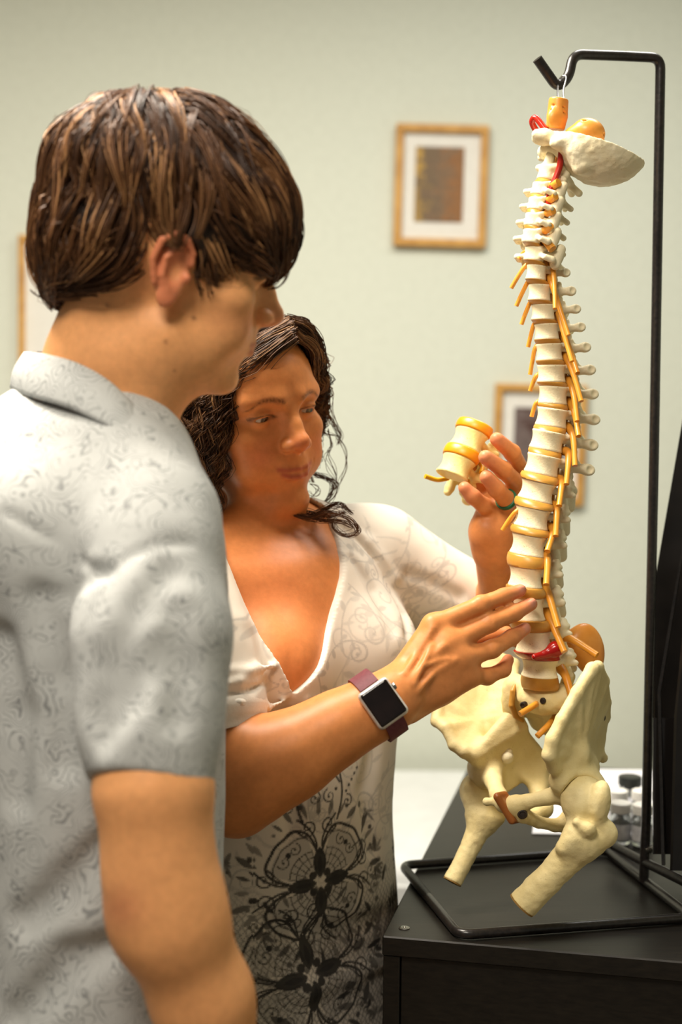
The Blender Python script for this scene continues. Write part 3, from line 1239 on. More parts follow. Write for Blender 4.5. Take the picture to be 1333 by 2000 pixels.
# basin-like squama: shell of an ellipsoid, cut by a tilted plane
f.frame(at(1176, 278, SP_Y - 0.004), rot('Y', 19), 0.001)
g = Field().frame(f.O, f.R, 0.001)
g.ell((0, 0, 0), (52, 46, 46))
g.ell((0, 0, 1.5), (48.5, 42.5, 42.5), 1, 's')
g.half((0, 0, -7), (0, 0, 1), 1.0)
f.sub(g)
f.frame()
f.quad(at(1050, 262, SP_Y - .012), at(1052, 274, SP_Y + .012), at(1128, 292, SP_Y + .012), at(1128, 284, SP_Y - .020), 0.005, 0.006)
f.ell(at(1063, 268, SP_Y - .006), (0.012, 0.016, 0.0085), 0.005)
f.ell(at(1098, 280, SP_Y - .026), (0.013, 0.011, 0.008), 0.006)
f.cap(at(1112, 275, SP_Y - .030), at(1126, 292, SP_Y - .034), 0.006, 0.005, 0.006)
f.cap(at(1126, 300, SP_Y - .030), at(1134, 325, SP_Y - .030), 0.009, 0.009, 0.010)
V, Q = f.mesh(0.0012)
V = roughen(V, Q, (0.0007, 130, 3), (0.0004, 260, 4))
mesh_np('occipital_plate', V, Q, M['bone'], spine)
f = Field()
s_ = SP_Y / FPX
f.frame(at(1089, 228, SP_Y), rot('Y', 8), s_)
f.chain([(-2, 0, 30), (0, 0, 0), (0, 0, -24)], [19, 20, 18], 4)
f.half((0, 0, 34), (0, 0, 1), 3)
f.half((0, 0, -25), (0, 0, -1), 5)
f.ell((-10, -14, -6), (11, 8, 17), 6)
for zz in (18, 8):
    f.cap((-22, -14, zz), (22, -16, zz - 3), 1.6, 1.6, 2, 's')
V, Q = f.mesh(0.0010)
mesh_np('brain_stem', V, Q, M['brain'], spine)
f = Field()
f.frame(at(1148, 266, SP_Y - 0.006), rot('Y', 18), s_)
f.ell((-2, -20, 2), (32, 26, 27), 4).ell((4, 22, 4), (32, 24, 27), 10)
f.ell((-22, -8, -8), (22, 22, 16), 10)
f.cap((-26, -34, 20), (26, -30, 6), 2.4, 2.4, 4, 's')
V, Q = f.mesh(0.0010)
mesh_np('cerebellum', V, Q, M['brain'], spine)
w0 = HOOK + np.array([0, 0, 0.0098])
wire = [at(1090, 196, SP_Y), at(1090, 176, (SP_Y + HOOK[1]) / 2 + .004), w0 + np.array([-0.002, 0.009, -0.003]), w0 + np.array([0.001, 0, 0.001]), w0 + np.array([0.004, -0.009, -0.003]), at(1101, 176, (SP_Y + HOOK[1]) / 2 - .012), at(1102, 196, SP_Y - .004)]
MB().tube(spline(wire, 42), 0.0011, 8).build('hanging_wire', M['steel'], spine)

# ---------------------------------------------------------------- sacrum
f = Field()
S0 = 1.575
f.frame(at(1058, 1358, S0), rot('Z', -38), 0.00118)
# local: -y anterior, x model left (picture right)
f.ell((0, 2, -4), (26, 17, 15), 3)
f.quad((-34, 8, 4), (36, 8, 4), (24, 38, -36), (-24, 38, -36), 8, 8)
f.quad((-22, 38, -34), (22, 38, -34), (9, 58, -58), (-9, 58, -58), 6, 8)
f.ell((-36, 12, -10), (13, 14, 24), 8).ell((36, 12, -10), (13, 14, 24), 8)
f.chain([(0, 58, -58), (0, 60, -74), (0, 54, -86)], [6, 5, 3.5], 5)
for s in (-1, 1):
    f.chain([(s * 14, 20, 4), (s * 15, 26, 16)], [6, 6], 4)
    for z, x, y_ in ((-16, 19, 6), (-32, 16, 22)):
        f.ball((s * x, y_, z), 4.6, 3, 's')
f.chain([(0, 30, -4), (0, 44, -16), (0, 54, -32), (0, 62, -50)], [5, 6, 5, 4], 6)
V, Q = f.mesh(0.0014)
V = roughen(V, Q, (0.0007, 150, 13))
mesh_np('sacrum', V, Q, M['bone_pelvis'], spine)
p0, R0, ax, ay = end_plate(len(VERT) - 1, -1)
top = f.P((0, -2, 7))
disc_mesh(p0 + R0 @ np.array([0, 0, .0006]), top, R0, np.array(f.R), 0.0215, 0.0170, 0.06).build('disc', M['disc'], spine, True, 80)
for P in ([(1052, 1372, 1.565), (1040, 1380, 1.55), (1016, 1395, 1.54)], [(1085, 1400, 1.59), (1072, 1416, 1.56), (1050, 1438, 1.55)], [(1098, 1375, 1.58), (1100, 1390, 1.55), (1092, 1406, 1.54)]):
    MB().tube(spline([at(*q) for q in P], 12), 0.0034, 12).build('nerve', M['nerve'], spine, True, 50)
# rubber gasket of the sacroiliac joint and the orange pad behind
f = Field()
f.chain([at(1010, 1330, 1.60), at(1002, 1350, 1.592), at(1000, 1378, 1.590), at(1008, 1398, 1.595), at(1022, 1408, 1.60)], [0.002, 0.0030, 0.0036, 0.0034, 0.002], 0.002)
V, Q = f.mesh(0.0014)
mesh_np('joint_cartilage', V, Q, M['disc'], spine)
f = Field()
f.ell(at(1149, 1268, 1.60), (0.0185, 0.011, 0.030), 0, 'u', rot('Y', -12))
f.ball(at(1120, 1255, 1.60), 0.010, 0.02)
V, Q = f.mesh(0.0014)
mesh_np('orange_pad', V, Q, M['brain'], spine)

# ---------------------------------------------------------------- hip bones (near = picture right, far = picture left)
def hip(near):
    f = Field()
    if near:
        T, r = at, 0.0055
        crest = [at(1082, 1500, 1.475), at(1074, 1474, 1.462), at(1080, 1444, 1.462), at(1098, 1405, 1.470), at(1128, 1352, 1.482), at(1157, 1306, 1.500), at(1168, 1302, 1.512), at(1180, 1330, 1.54), at(1184, 1372, 1.575), at(1182, 1400, 1.59)]
        hub = at(1140, 1545, 1.505)
        waist1, waist2 = at(1098, 1520, 1.490), at(1158, 1505, 1.525)
        for a, b in zip(crest[:-1], crest[1:]):
            f.tri(a, b, at(1130, 1470, 1.498), 0.0045, 0.006)
        f.tri(crest[0], waist1, at(1130, 1470, 1.498), 0.005, 0.006)
        f.quad(at(1130, 1470, 1.498), crest[-1], at(1172, 1470, 1.57), at(1152, 1510, 1.53), 0.005, 0.006)
        f.quad(at(1130, 1470, 1.498), at(1152, 1500, 1.53), hub, waist1, 0.010, 0.012)
        f.chain(crest, [.006, .0075, .007, .0062, .006, .0066, .006, .005, .005, .006], 0.004)
        f.ball(hub, 0.026, 0.012)
        f.cap(at(1102, 1530, 1.49), at(1130, 1550, 1.50), 0.013, 0.018, 0.012)
        # superior ramus to the symphysis
        f.chain([at(1115, 1545, 1.50), at(1075, 1556, 1.507), at(1030, 1566, 1.515), at(1003, 1573, 1.52)], [.013, .0085, .0075, .0095], 0.008)
        f.chain([at(1006, 1572, 1.52), at(1022, 1592, 1.522), at(1052, 1606, 1.535), at(1085, 1612, 1.545), at(1125, 1606, 1.55)], [.010, .0085, .0065, .007, .012], 0.006)
        f.chain([at(1125, 1606, 1.55), at(1148, 1590, 1.54), hub], [.012, .013, .018], 0.008)
        f.ell(at(1122, 1603, 1.552), (.014, .014, .018), 0.008)
        f.chain([at(1172, 1475, 1.57), at(1178, 1480, 1.575)], [.006, .006], 0.004)
        # socket, opening toward the camera's right
        f.ball(at(1146, 1563, 1.476), 0.0255, 0.004, 's')
    else:
        crest = [at(929, 1476, 1.588), at(908, 1468, 1.585), at(888, 1455, 1.590), at(872, 1422, 1.60), at(853, 1408, 1.61), at(856, 1370, 1.625), at(868, 1325, 1.645), at(905, 1290, 1.66), at(960, 1276, 1.665), at(1005, 1296, 1.655)]
        hub = at(950, 1500, 1.615)
        mid_ = at(935, 1410, 1.632)
        for a, b in zip(crest[:-1], crest[1:]):
            f.tri(a, b, mid_, 0.0045, 0.006)
        f.quad(mid_, crest[-1], at(1008, 1395, 1.61), at(960, 1460, 1.615), 0.005, 0.006)
        f.tri(mid_, crest[0], at(960, 1460, 1.615), 0.006, 0.008)
        f.chain(crest, [.006, .0075, .0065, .0062, .0066, .0062, .006, .0066, .006, .006], 0.004)
        f.quad(crest[0], at(1004, 1392, 1.608), at(1020, 1420, 1.605), at(965, 1480, 1.60), 0.0075, 0.010)
        f.cap(at(940, 1478, 1.597), at(952, 1512, 1.60), 0.012, 0.016, 0.010)
        f.ball(hub, 0.022, 0.012)
        # plate from the brim down to the ischial spine
        f.quad(at(962, 1475, 1.60), at(1016, 1424, 1.607), at(1064, 1484, 1.622), at(985, 1540, 1.61), 0.0062, 0.008)
        f.chain([at(1064, 1482, 1.622), at(1056, 1500, 1.62), at(1066, 1522, 1.62), at(1052, 1546, 1.605), at(1060, 1578, 1.59)], [.005, .007, .008, .010, .012], 0.006)
        f.tri(at(1010, 1500, 1.61), at(1062, 1490, 1.62), at(1052, 1545, 1.605), 0.006, 0.006)
        f.chain([at(1060, 1578, 1.59), at(1038, 1596, 1.565), at(1010, 1590, 1.54), at(986, 1572, 1.528)], [.011, .007, .0065, .008], 0.006)
        f.chain([at(958, 1500, 1.60), at(966, 1528, 1.575), at(974, 1552, 1.548), at(984, 1567, 1.530)], [.015, .0095, .009, .0095], 0.008)
        f.ball(at(951, 1566, 1.535), 0.0048, 0.004)
        f.cap(at(953, 1566, 1.535), at(980, 1564, 1.530), 0.0035, 0.006, 0.004)
        f.ball(at(932, 1540, 1.632), 0.024, 0.004, 's')
    V, Q = f.mesh(0.0020)
    V = roughen(V, Q, (0.0005, 60, 5), (0.0003, 170, 6))
    return mesh_np('hip_bone', V, Q, M['bone_pelvis'], spine)


hip(True)
hip(False)
# symphysis cartilage, screws
f = Field()
f.quad(at(972, 1556, 1.515), at(986, 1553, 1.53), at(1010, 1600, 1.53), at(1000, 1602, 1.515), 0.0045)
V, Q = f.mesh(0.0013)
mesh_np('symphysis_cartilage', V, Q, M['cartilage'], spine)


def screw(p, nrm, r, mat, slot=True):
    nrm = np.asarray(nrm, float) / np.linalg.norm(nrm)
    q = Vector(nrm).to_track_quat('Z', 'Y').to_matrix()
    MB().lathe(p, [(0, -0.006), (r, -0.006), (r, 0.0), (r * 0.85, r * 0.28), (r * 0.6, r * 0.36), (r * 0.5, r * 0.1), (0, r * 0.1)] if slot else
               [(0, -0.006), (r, -0.006), (r, 0.001), (r * 0.8, r * 0.5), (r * 0.4, r * 0.75), (0, r * 0.8)], 20, np.array(q)).build('screw', mat, spine)


screw(at(1021, 1590, 1.5105), (-0.1, -1, 0.1), 0.0056, M['dark_hole'])
screw(at(991, 1480, 1.594), (-0.2, -1, -0.1), 0.0072, M['bone'], False)
screw(at(992, 1468, 1.597), (-0.1, -1, 0.4), 0.0058, M['bone'], False)
screw(at(1174, 1401, 1.566), (0.35, -1, 0.1), 0.0064, M['dark_hole'])
screw(at(1168, 1399, 1.560), (0.1, -1, 0.1), 0.0050, M['dark_hole'])
for (x, y, Y) in ((1022, 1377, 1.548), (1061, 1369, 1.5545), (1094, 1376, 1.573)):
    screw(at(x, y, Y), (-0.5, -1, 0.1), 0.0036, M['dark_hole'])


# ---------------------------------------------------------------- femurs
def femur(near):
    f = Field()
    sh = Field()
    if near:
        a, e = at(1135, 1648, 1.475), at(1020, 1768, 1.478)
        ax = (e - a) / np.linalg.norm(e - a)
        sh.chain([a, (a + e) / 2 + np.array([0.002, 0, 0.001]), e + ax * 0.02], [0.0185, 0.0155, 0.0165], 0)
        sh.half(e, ax, 0.001)
        f.sub(sh)
        f.ball(at(1140, 1560, 1.486), 0.0245)
        f.cap(at(1138, 1575, 1.478), at(1140, 1640, 1.472), 0.0140, 0.0180, 0.012)
        f.ell(at(1171, 1570, 1.466), (0.0120, 0.013, 0.0250), 0.004, 'u', rot('Y', 8))
        f.cap(at(1140, 1640, 1.472), at(1182, 1632, 1.470), 0.017, 0.0125, 0.012)
        f.ball(at(1186, 1622, 1.470), 0.0085, 0.010)
        f.cap(at(1122, 1630, 1.462), at(1102, 1654, 1.462), 0.010, 0.008, 0.010)
        f.cap(at(1128, 1606, 1.455), at(1150, 1622, 1.452), 0.0045, 0.006, 0.006)
        f.ball(at(1150, 1618, 1.4515), 0.0065, 0.006)
    else:
        a, e = at(946, 1598, 1.600), at(884, 1722, 1.576)
        ax = (e - a) / np.linalg.norm(e - a)
        sh.chain([a, (a + e) / 2 + np.array([0.001, 0, 0]), e + ax * 0.02], [0.0145, 0.0110, 0.0112], 0)
        sh.half(e, ax, 0.001)
        f.sub(sh)
        f.ball(at(936, 1545, 1.622), 0.0220)
        f.cap(at(936, 1550, 1.615), at(946, 1598, 1.602), 0.0150, 0.0160, 0.012)
        f.cap(at(924, 1540, 1.605), at(928, 1590, 1.603), 0.0080, 0.0088, 0.010)
        f.cap(at(952, 1600, 1.60), at(976, 1598, 1.592), 0.012, 0.0070, 0.010)
    V, Q = f.mesh(0.0015)
    V = roughen(V, Q, (0.0007, 90, 8), (0.0004, 220, 9))
    o = mesh_np('femur', V, Q, M['bone_pelvis'], spine)
    q = np.array(Vector(ax).to_track_quat('Z', 'Y').to_matrix())
    r = 0.0165 if near else 0.0112
    MB().lathe(e - ax * 0.001, [(0, 0), (r * 0.98, 0), (r * 0.97, 0.0018), (r * 0.5, 0.0024), (0, 0.0020)], 28, q).build('cut_end', M['bone_end'], o)


femur(True)
femur(False)
tag(spine, 'anatomical model of spine, pelvis and thigh bones hanging from the black stand', 'model')
# ================================================================ people: shared pieces
def proj(V):
    q = (np.asarray(V) - np.array([0, 0, CAM_Z])) @ CR
    return np.stack([666.5 + FPX * q[:, 0] / -q[:, 2], 1000 - FPX * q[:, 1] / -q[:, 2]], 1)


def skin_mat(name, rough=0.5):
    m = Mat(name, (200, 150, 110), rough, 0, 0.28)
    vc = m.vcol()
    n = m.noise(130, 4, 0.6)
    n2 = m.noise(28, 3, 0.5)
    r1 = m.ramp(n, 'Fac', [(0.3, (0.90, 0.88, 0.86)), (0.75, (1.06, 1.05, 1.04))])
    r2 = m.ramp(n2, 'Fac', [(0.3, (0.93, 0.91, 0.90)), (0.7, (1.05, 1.04, 1.03))])
    a = m.mix(None, 1.0, (vc, 'Color'), (r1, 'Color'), 'MULTIPLY')
    b = m.mix(None, 1.0, (a, 2), (r2, 'Color'), 'MULTIPLY')
    m.base_from(b, 2)
    fine = m.noise(900, 3, 0.6)
    m.bump(fine, 'Fac', 0.18, 0.0004)
    m.b.inputs['Subsurface Weight'].default_value = 0.16
    m.b.inputs['Subsurface Radius'].default_value = (0.009, 0.0035, 0.0018)
    return m.m


def hair_mat(name):
    m = Mat(name, (60, 40, 26), 0.46, 0, 0.30)
    m.base_from(m.vcol(), 'Color')
    m.b.inputs['Anisotropic'].default_value = 0.5
    return m.m


M['skin_boy'] = skin_mat('skin_fair')
M['skin_woman'] = skin_mat('skin_tan', 0.42)
M['hair'] = hair_mat('brown_hair')


def add_head(f, O, R, sc, male=False, open_=3.0, lid=0.0, smile=0.0, nose=0.0):
    f.frame(O, R, 0.001 * sc)
    f.ell((0, -12, 42), (73, 93, 82))
    f.ell((0, 28, 50), (60, 60, 48), 20)
    f.ell((0, 36, -12), (56, 50, 70), 20)
    for s in (-1, 1):
        f.cap((s * 45, 10, -48), (s * 14, 73, -80), 15, 13, 18)
        f.ell((s * 44, 56, -5), (19, 20, 15), 18)
        f.ell((s * 34, 60, -36), (22, 22, 24), 18)
    f.ell((0, 79, -79), (17, 13, 13), 12)
    f.ell((0, 76, -42), (30, 18, 26), 14)
    for s in (-1, 1):
        f.cap((s * 14, 84.5, 36), (s * 46, 68, 36), 8, 8, 16)
        f.ball((s * 31, 93, 18), 17, 10, 's')
    f.chain([(0, 80, 22), (0, 86, 6), (0, 90 + nose * 0.5, -9)], [8, 9.5, 12], 8)
    f.chain([(0, 86, 24), (0, 95 + nose * 0.4, 9), (0, 104 + nose, -6)], [6.5, 6.8, 8.2], 9)
    f.ball((0, 105.5 + nose, -9), 8.6, 5)
    for s in (-1, 1):
        f.ell((s * 11.5, 95 + nose * 0.5, -13), (7, 9.5, 7.5), 5)
    f.cap((0, 104 + nose, -15), (0, 94, -21), 4.5, 4.5, 4)
    for s in (-1, 1):
        f.ell((s * 6.5, 97 + nose * 0.6, -22.5), (2.8, 4.0, 3.2), 1.5, 's')
    f.ell((0, 87, -31.5), (14, 9, 9), 8)
    # lips
    c = smile
    f.chain([(-25, 85, -42 + c), (-12, 93.6, -39.8), (0, 95.8, -39.8), (12, 93.6, -39.8), (25, 85, -42 + c)], [1.4, 3.2, 3.2, 3.2, 1.4], 4)
    f.chain([(-23, 86, -43 + c), (-10, 93.6, -48.2), (0, 95, -49.2), (10, 93.6, -48.2), (23, 86, -43 + c)], [1.4, 4.0, 4.6, 4.0, 1.4], 4)
    f.chain([(-29, 86, -41.5 + c * 1.15), (-12, 99.5, -43.2), (0, 102, -43.8), (12, 99.5, -43.2), (29, 86, -41.5 + c * 1.15)], [0.8, 1.3, 1.3, 1.3, 0.8], 1.6, mode='s')
    f.ell((0, 99, -62), (16, 6, 5), 10, 's')
    # lids
    for s in (-1, 1):
        f.ball((s * 31, 69.5, 19), 13.0, 4)
        f.ell((s * 31, 77, 24 + lid), (12.5, 7, 4.5), 3)
        f.ell((s * 31, 83, 18.5 + lid), (12.2, 9, open_), 1.2, 's', rot('Y', s * 4))
        f.chain([(s * 20, 83, 26 + lid), (s * 31, 85.5, 28.5 + lid), (s * 43, 78, 25 + lid)], 0.9, 1.6, mode='s')
    # ears
    for s in (-1, 1):
        f.ell((s * 70, -7, 4), (5.5, 17, 29), 5, 'u', rot('X', 10))
        f.ell((s * 78, -2, 2), (6.5, 9, 13), 3, 's')
        f.chain([(s * 74, 9, 12), (s * 75, 8, 22), (s * 77, 0, 32), (s * 78, -11, 34), (s * 79, -22, 25), (s * 78, -25, 8), (s * 75, -18, -12)], [3, 3, 3.4, 3.6, 3.6, 3.2, 2.8], 2)
        f.chain([(s * 75, -5, 24), (s * 77, -14, 12), (s * 76, -13, -4), (s * 74, -6, -13)], 2.6, 3)
        f.ell((s * 71.5, -4, -21), (4.5, 8.5, 10), 5)
        f.ball((s * 73, 9, 0), 4, 4)


def eye_ball(O, R, sc, side, look, parent, iris=(74, 48, 26)):
    c = O + R @ (np.array([side * 31, 69.5, 19.0]) * 0.001 * sc)
    n, mm = 36, 22
    V, F, C = [], [], []
    look = np.asarray(look, float) / np.linalg.norm(look)
    q = np.array(Vector(look).to_track_quat('Z', 'Y').to_matrix())
    r = 0.0114 * sc
    for i in range(mm + 1):
        t = math.pi * i / mm
        for j in range(n):
            a = 2 * math.pi * j / n
            V.append(c + R @ (q @ np.array([math.sin(t) * math.cos(a), math.sin(t) * math.sin(a), math.cos(t)]) * r))
            C.append(lin(12, 9, 8) if t < 0.26 else (lin(*iris) if t < 0.58 else lin(196, 180, 164)))
    for i in range(mm):
        for j in range(n):
            k = (j + 1) % n
            F.append([i * n + j, (i + 1) * n + j, (i + 1) * n + k, i * n + k])
    return mesh_np('eye', np.array(V), np.array(F), M['eye'], parent, np.array(C))


m = Mat('eye_surface', (230, 220, 210), 0.12, 0, 0.6)
m.base_from(m.vcol(), 'Color')
M['eye'] = m.m


def head_local(V, O, R, sc):
    return ((V - O) @ R) / (0.001 * sc)


def paint_face(V, C, O, R, sc, lips, blush, brow, brow_w=1.0, lash=(40, 26, 18), red_ear=0.5, smile=0.0):
    q = head_local(V, O, R, sc)
    x, y, z = np.abs(q[:, 0]), q[:, 1], q[:, 2]

    def put(w, c):
        C[:] = C * (1 - w[:, None]) + np.array(lin(*c)) * w[:, None]
    front = sst(y, 70, 80)
    z0 = z
    z = z - smile * np.clip(x / 25, 0, 1.2) ** 2
    up = np.exp(-((z + 39.8 + 0.0035 * x * x * 0.9) / 3.0) ** 2) * sst(27 - x, 0, 5) * sst(y, 80, 86)
    lo = np.exp(-((z + 48.2 - 0.006 * x * x) / 3.8) ** 2) * sst(23 - x, 0, 5) * sst(y, 80, 86)
    put(np.clip(np.maximum(up, lo) * 0.85, 0, 0.85), lips)
    z = z0
    put(np.exp(-((x - 40) / 17) ** 2 - ((z + 22) / 15) ** 2) * 0.40 * sst(y, 30, 55), blush)
    put(np.exp(-(x / 16) ** 2 - ((z + 10) / 11) ** 2) * 0.45 * sst(y, 92, 102), blush)
    put(sst(x, 69, 75) * (np.abs(y + 6) < 36) * (np.abs(z - 4) < 42) * red_ear, blush)
    bz = 35.0 + 4.5 * np.sin(np.clip((x - 10) / 36, 0, 1) * math.pi) - 6.5 * sst(x, 34, 55)
    bw = brow_w * (2.9 - 1.7 * sst(x, 22, 52))
    hair_tex = 0.75 + 0.25 * np.sin(q[:, 0] * 5 + q[:, 2] * 3)
    put(np.exp(-((z - bz) / bw) ** 2) * sst(x, 8, 14) * sst(54 - x, 0, 6) * sst(y, 60, 66) * 0.8 * hair_tex, brow)
    ex = (x - 31) / 13.6
    lidz = 18.5
    put(np.exp(-((np.sqrt(np.clip(ex ** 2, 0, 4)) ** 2 + ((z - lidz) / 4.2) ** 2 - 1.0) / 0.42) ** 2) * sst(z, 15.0, 19.0) * (y > 70) * 0.8, lash)
    return C


def strands(paths, rad, cols, name, mat, parent, sides=3):
    """paths (n,m,3), rad (n,m), cols (n,3)"""
    n, m_, _ = paths.shape
    T = np.gradient(paths, axis=1)
    T /= np.linalg.norm(T, axis=2, keepdims=True) + 1e-9
    ref = np.array([0.31, 0.52, 0.79])
    U = np.cross(T, ref)
    U /= np.linalg.norm(U, axis=2, keepdims=True) + 1e-9
    W = np.cross(T, U)
    V = np.stack([paths + rad[..., None] * (math.cos(2 * math.pi * s / sides) * U + math.sin(2 * math.pi * s / sides) * W) for s in range(sides)], 2)
    idx = np.arange(n * m_ * sides).reshape(n, m_, sides)
    a, b = idx[:, :-1], idx[:, 1:]
    F = np.stack([a, np.roll(a, -1, 2), np.roll(b, -1, 2), b], -1).reshape(-1, 4)
    C = np.repeat(cols, m_ * sides, 0)
    return mesh_np(name, V.reshape(-1, 3), F, mat, parent, C)


def loft(f, levels, fwd, k=0.0, ex=2.3, mode='u', grow=0.0):
    """torso: levels (z, x, y, half side, half depth) ; fwd 2d facing"""
    L = spline(np.array(sorted(levels), float), 90)      # smooth between the levels
    L[:, 0] = np.maximum.accumulate(L[:, 0] + np.arange(len(L)) * 1e-7)
    fw = np.array(fwd, float) / np.linalg.norm(fwd)
    rt = np.array([fw[1], -fw[0]])

    def fn(p):
        z = p[:, 2].astype(float)
        cx, cy, a, b = [np.interp(z, L[:, 0], L[:, i]) for i in range(1, 5)]
        a, b = a + grow, b + grow
        dx, dy = p[:, 0] - cx, p[:, 1] - cy
        s, t = dx * rt[0] + dy * rt[1], dx * fw[0] + dy * fw[1]
        rho = (np.abs(s / a) ** ex + np.abs(t / b) ** ex) ** (1 / ex) + 1e-6
        d = (rho - 1) * np.minimum(a, b)
        e = np.maximum(z - L[-1, 0], L[0, 0] - z)
        return -smin(-d, -e, 0.03).astype(np.float32)
    c = np.array([L[:, 1].mean(), L[:, 2].mean(), (L[0, 0] + L[-1, 0]) / 2])
    r = math.hypot((L[-1, 0] - L[0, 0]) / 2, (L[:, 3] + L[:, 4]).max()) + 0.05
    f.op(fn, c, r, k, mode)
    return rt, fw


def poly_sdf(pts):
    P = np.asarray(pts, float)

    def fn(u, v):
        d = np.full(len(u), 1e9)
        s = np.ones(len(u))
        n = len(P)
        j = n - 1
        for i in range(n):
            ex, ey = P[j] - P[i]
            wx, wy = u - P[i][0], v - P[i][1]
            t = np.clip((wx * ex + wy * ey) / (ex * ex + ey * ey), 0, 1)
            d = np.minimum(d, (wx - ex * t) ** 2 + (wy - ey * t) ** 2)
            c1, c2, c3 = v >= P[i][1], v < P[j][1], ex * wy > ey * wx
            fl = (c1 & c2 & c3) | (~c1 & ~c2 & ~c3)
            s = np.where(fl, -s, s)
            j = i
        return s * np.sqrt(d)
    return fn


def legs(root, x, y, top, fwd, mat, shoe_mat):
    """trousers and shoes below the frame"""
    fw = np.array([*fwd, 0.0])
    rt = np.array([fwd[1], -fwd[0], 0.0])
    c = np.array([x, y, 0.0])
    f = Field()
    f.ell(c + [0, 0, top - 0.10], (0.165, 0.125, 0.16), 0, 'u', np.stack([rt, fw, [0, 0, 1]], 1))
    for s in (-1, 1):
        f.chain([c + rt * s * 0.085 + [0, 0, top - 0.16], c + rt * s * 0.095 + fw * 0.01 + [0, 0, 0.48], c + rt * s * 0.10 + [0, 0, 0.09]], [0.085, 0.062, 0.058], 0.04)
    V, Q = f.mesh(0.010)
    mesh_np('trousers', V, Q, mat, root)
    for s in (-1, 1):
        g = Field()
        b = c + rt * s * 0.10
        g.chain([b + fw * -0.05 + [0, 0, 0.045], b + fw * 0.05 + [0, 0, 0.042], b + fw * 0.15 + [0, 0, 0.036]], [0.042, 0.044, 0.034], 0.02)
        g.cap(b + [0, 0, 0.05], b + [0, 0, 0.10], 0.04, 0.04, 0.02)
        g.half(np.array([0, 0, 0.003]), (0, 0, -1), 0.004)
        V, Q = g.mesh(0.006)
        mesh_np('shoe', V, Q, shoe_mat, root)


M['denim'] = speckle('dark_denim', (44, 48, 62), (34, 37, 50), 200, 0.85, 0.2)
M['shoe'] = speckle('shoe_leather', (40, 34, 30), (54, 46, 40), 60, 0.5, 0.1)
# ================================================================ person in the grey patterned shirt (profile, left)
BY = 1.32
bO = at(327, 531, BY)
bR = rot('Z', -74) @ rot('X', -15.5) @ rot('Y', 8)
boy = empty('person', (at(150, 1900, 1.34)[0], 1.34, 0.0))
f = Field()
add_head(f, bO, bR, 1.0, True, 0.9, -3.5, 0.0, 2.5)
f.frame()
# neck and throat
f.chain([at(235, 610, BY + .005), at(205, 720, BY + .01), at(170, 850, BY + .03)], [0.054, 0.055, 0.068], 0.03)
f.cap(at(330, 690, BY), at(245, 800, BY + .005), 0.036, 0.046, 0.03)
f.ell(at(300, 690, BY), (0.05, 0.045, 0.03), 0.03)
# hidden trunk under the shirt
f.chain([at(185, 880, 1.345), at(180, 1000, 1.345)], [0.070, 0.06], 0.03)
f.chain([at(200, 930, 1.33), at(305, 1040, 1.22)], [0.036, 0.034], 0.03)
# right arm
arm = [at(305, 1070, 1.205), at(296, 1320, 1.16), at(300, 1540, 1.135), at(312, 1700, 1.13), at(335, 1800, 1.13), at(395, 1950, 1.145), at(450, 2110, 1.165), at(492, 2250, 1.18)]
f.chain(arm, [0.034, 0.034, 0.0425, 0.040, 0.0405, 0.037, 0.029, 0.022], 0.02, 0.03)
f.ball(at(296, 1790, 1.14), 0.026, 0.03)
# hand hanging below the frame
w = arm[-1]
dn = np.array([0.10, 0.05, -0.99])
sd = np.array([0.3, -0.95, 0])
f.ell(w + dn * 0.055, (0.016, 0.042, 0.055), 0.02, 'u', np.stack([np.cross(sd, dn), sd, dn], 1))
for i, (o, L) in enumerate(((-0.030, 0.060), (-0.010, 0.072), (0.010, 0.068), (0.028, 0.052))):
    a = w + dn * 0.095 + sd * o
    f.chain([a, a + dn * L * 0.5 + [0.006, 0, 0], a + dn * L * 0.95 + [0.022, 0, 0]], [0.0092, 0.0086, 0.0075], 0.006)
f.chain([w + dn * 0.03 + sd * -0.03, w + dn * 0.07 + sd * -0.052 + [.01, 0, 0], w + dn * 0.105 + sd * -0.055 + [.018, 0, 0]], [0.013, 0.011, 0.008], 0.01)
V, Q = f.mesh(0.0023)
V = relax(V, Q, 1, 0.4)
C = np.tile(np.array(lin(240, 174, 116)), (len(V), 1))
C = paint_face(V, C, bO, bR, 1.0, (196, 118, 96), (206, 100, 80), (70, 48, 32), 1.2, (30, 20, 14), 0.6)
uv = proj(V)
near = V[:, 1] < BY + 0.01
for (x, y, r, a) in ((379, 621, 4.5, 0.75), (324, 667, 4, 0.65), (341, 724, 3, 0.5), (210, 596, 4, 0.7), (400, 668, 2.0, 0.25)):
    wgt = np.exp(-(((uv - [x, y]) ** 2).sum(1) / r ** 2)) * near * a
    C = C * (1 - wgt[:, None]) + np.array(lin(96, 52, 28)) * wgt[:, None]
# elbow redness
wgt = np.exp(-(((uv - [235, 1775]) ** 2).sum(1) / 45 ** 2)) * (V[:, 1] < 1.2) * 0.35
C = C * (1 - wgt[:, None]) + np.array(lin(200, 110, 90)) * wgt[:, None]
mesh_np('body', V, Q, M['skin_boy'], boy, C)
for s in (-1, 1):
    eye_ball(bO, bR, 1.0, s, (0.0, 1, -0.5), boy)

# ---------------------------------------------------------------- hair: cap and combed strands
hs = BY / FPX
hf = Field()
hf.frame(at(316, 372, BY), rot('Y', 6), hs)
hf.ell((0, 0, 4), (217, 184, 181))
hf.ell((148, 0, -42), (116, 156, 128), 45)
hf.ell((-146, 0, -90), (84, 140, 150), 35)
hf.ell((-104, 0, 30), (100, 150, 100), 30)
hf.ell((-78, 0, -116), (122, 180, 112), 40)
hf.ell((84, 0, -112), (82, 172, 92), 40)
hf.frame()
hb = Field()
hb.sub(hf)
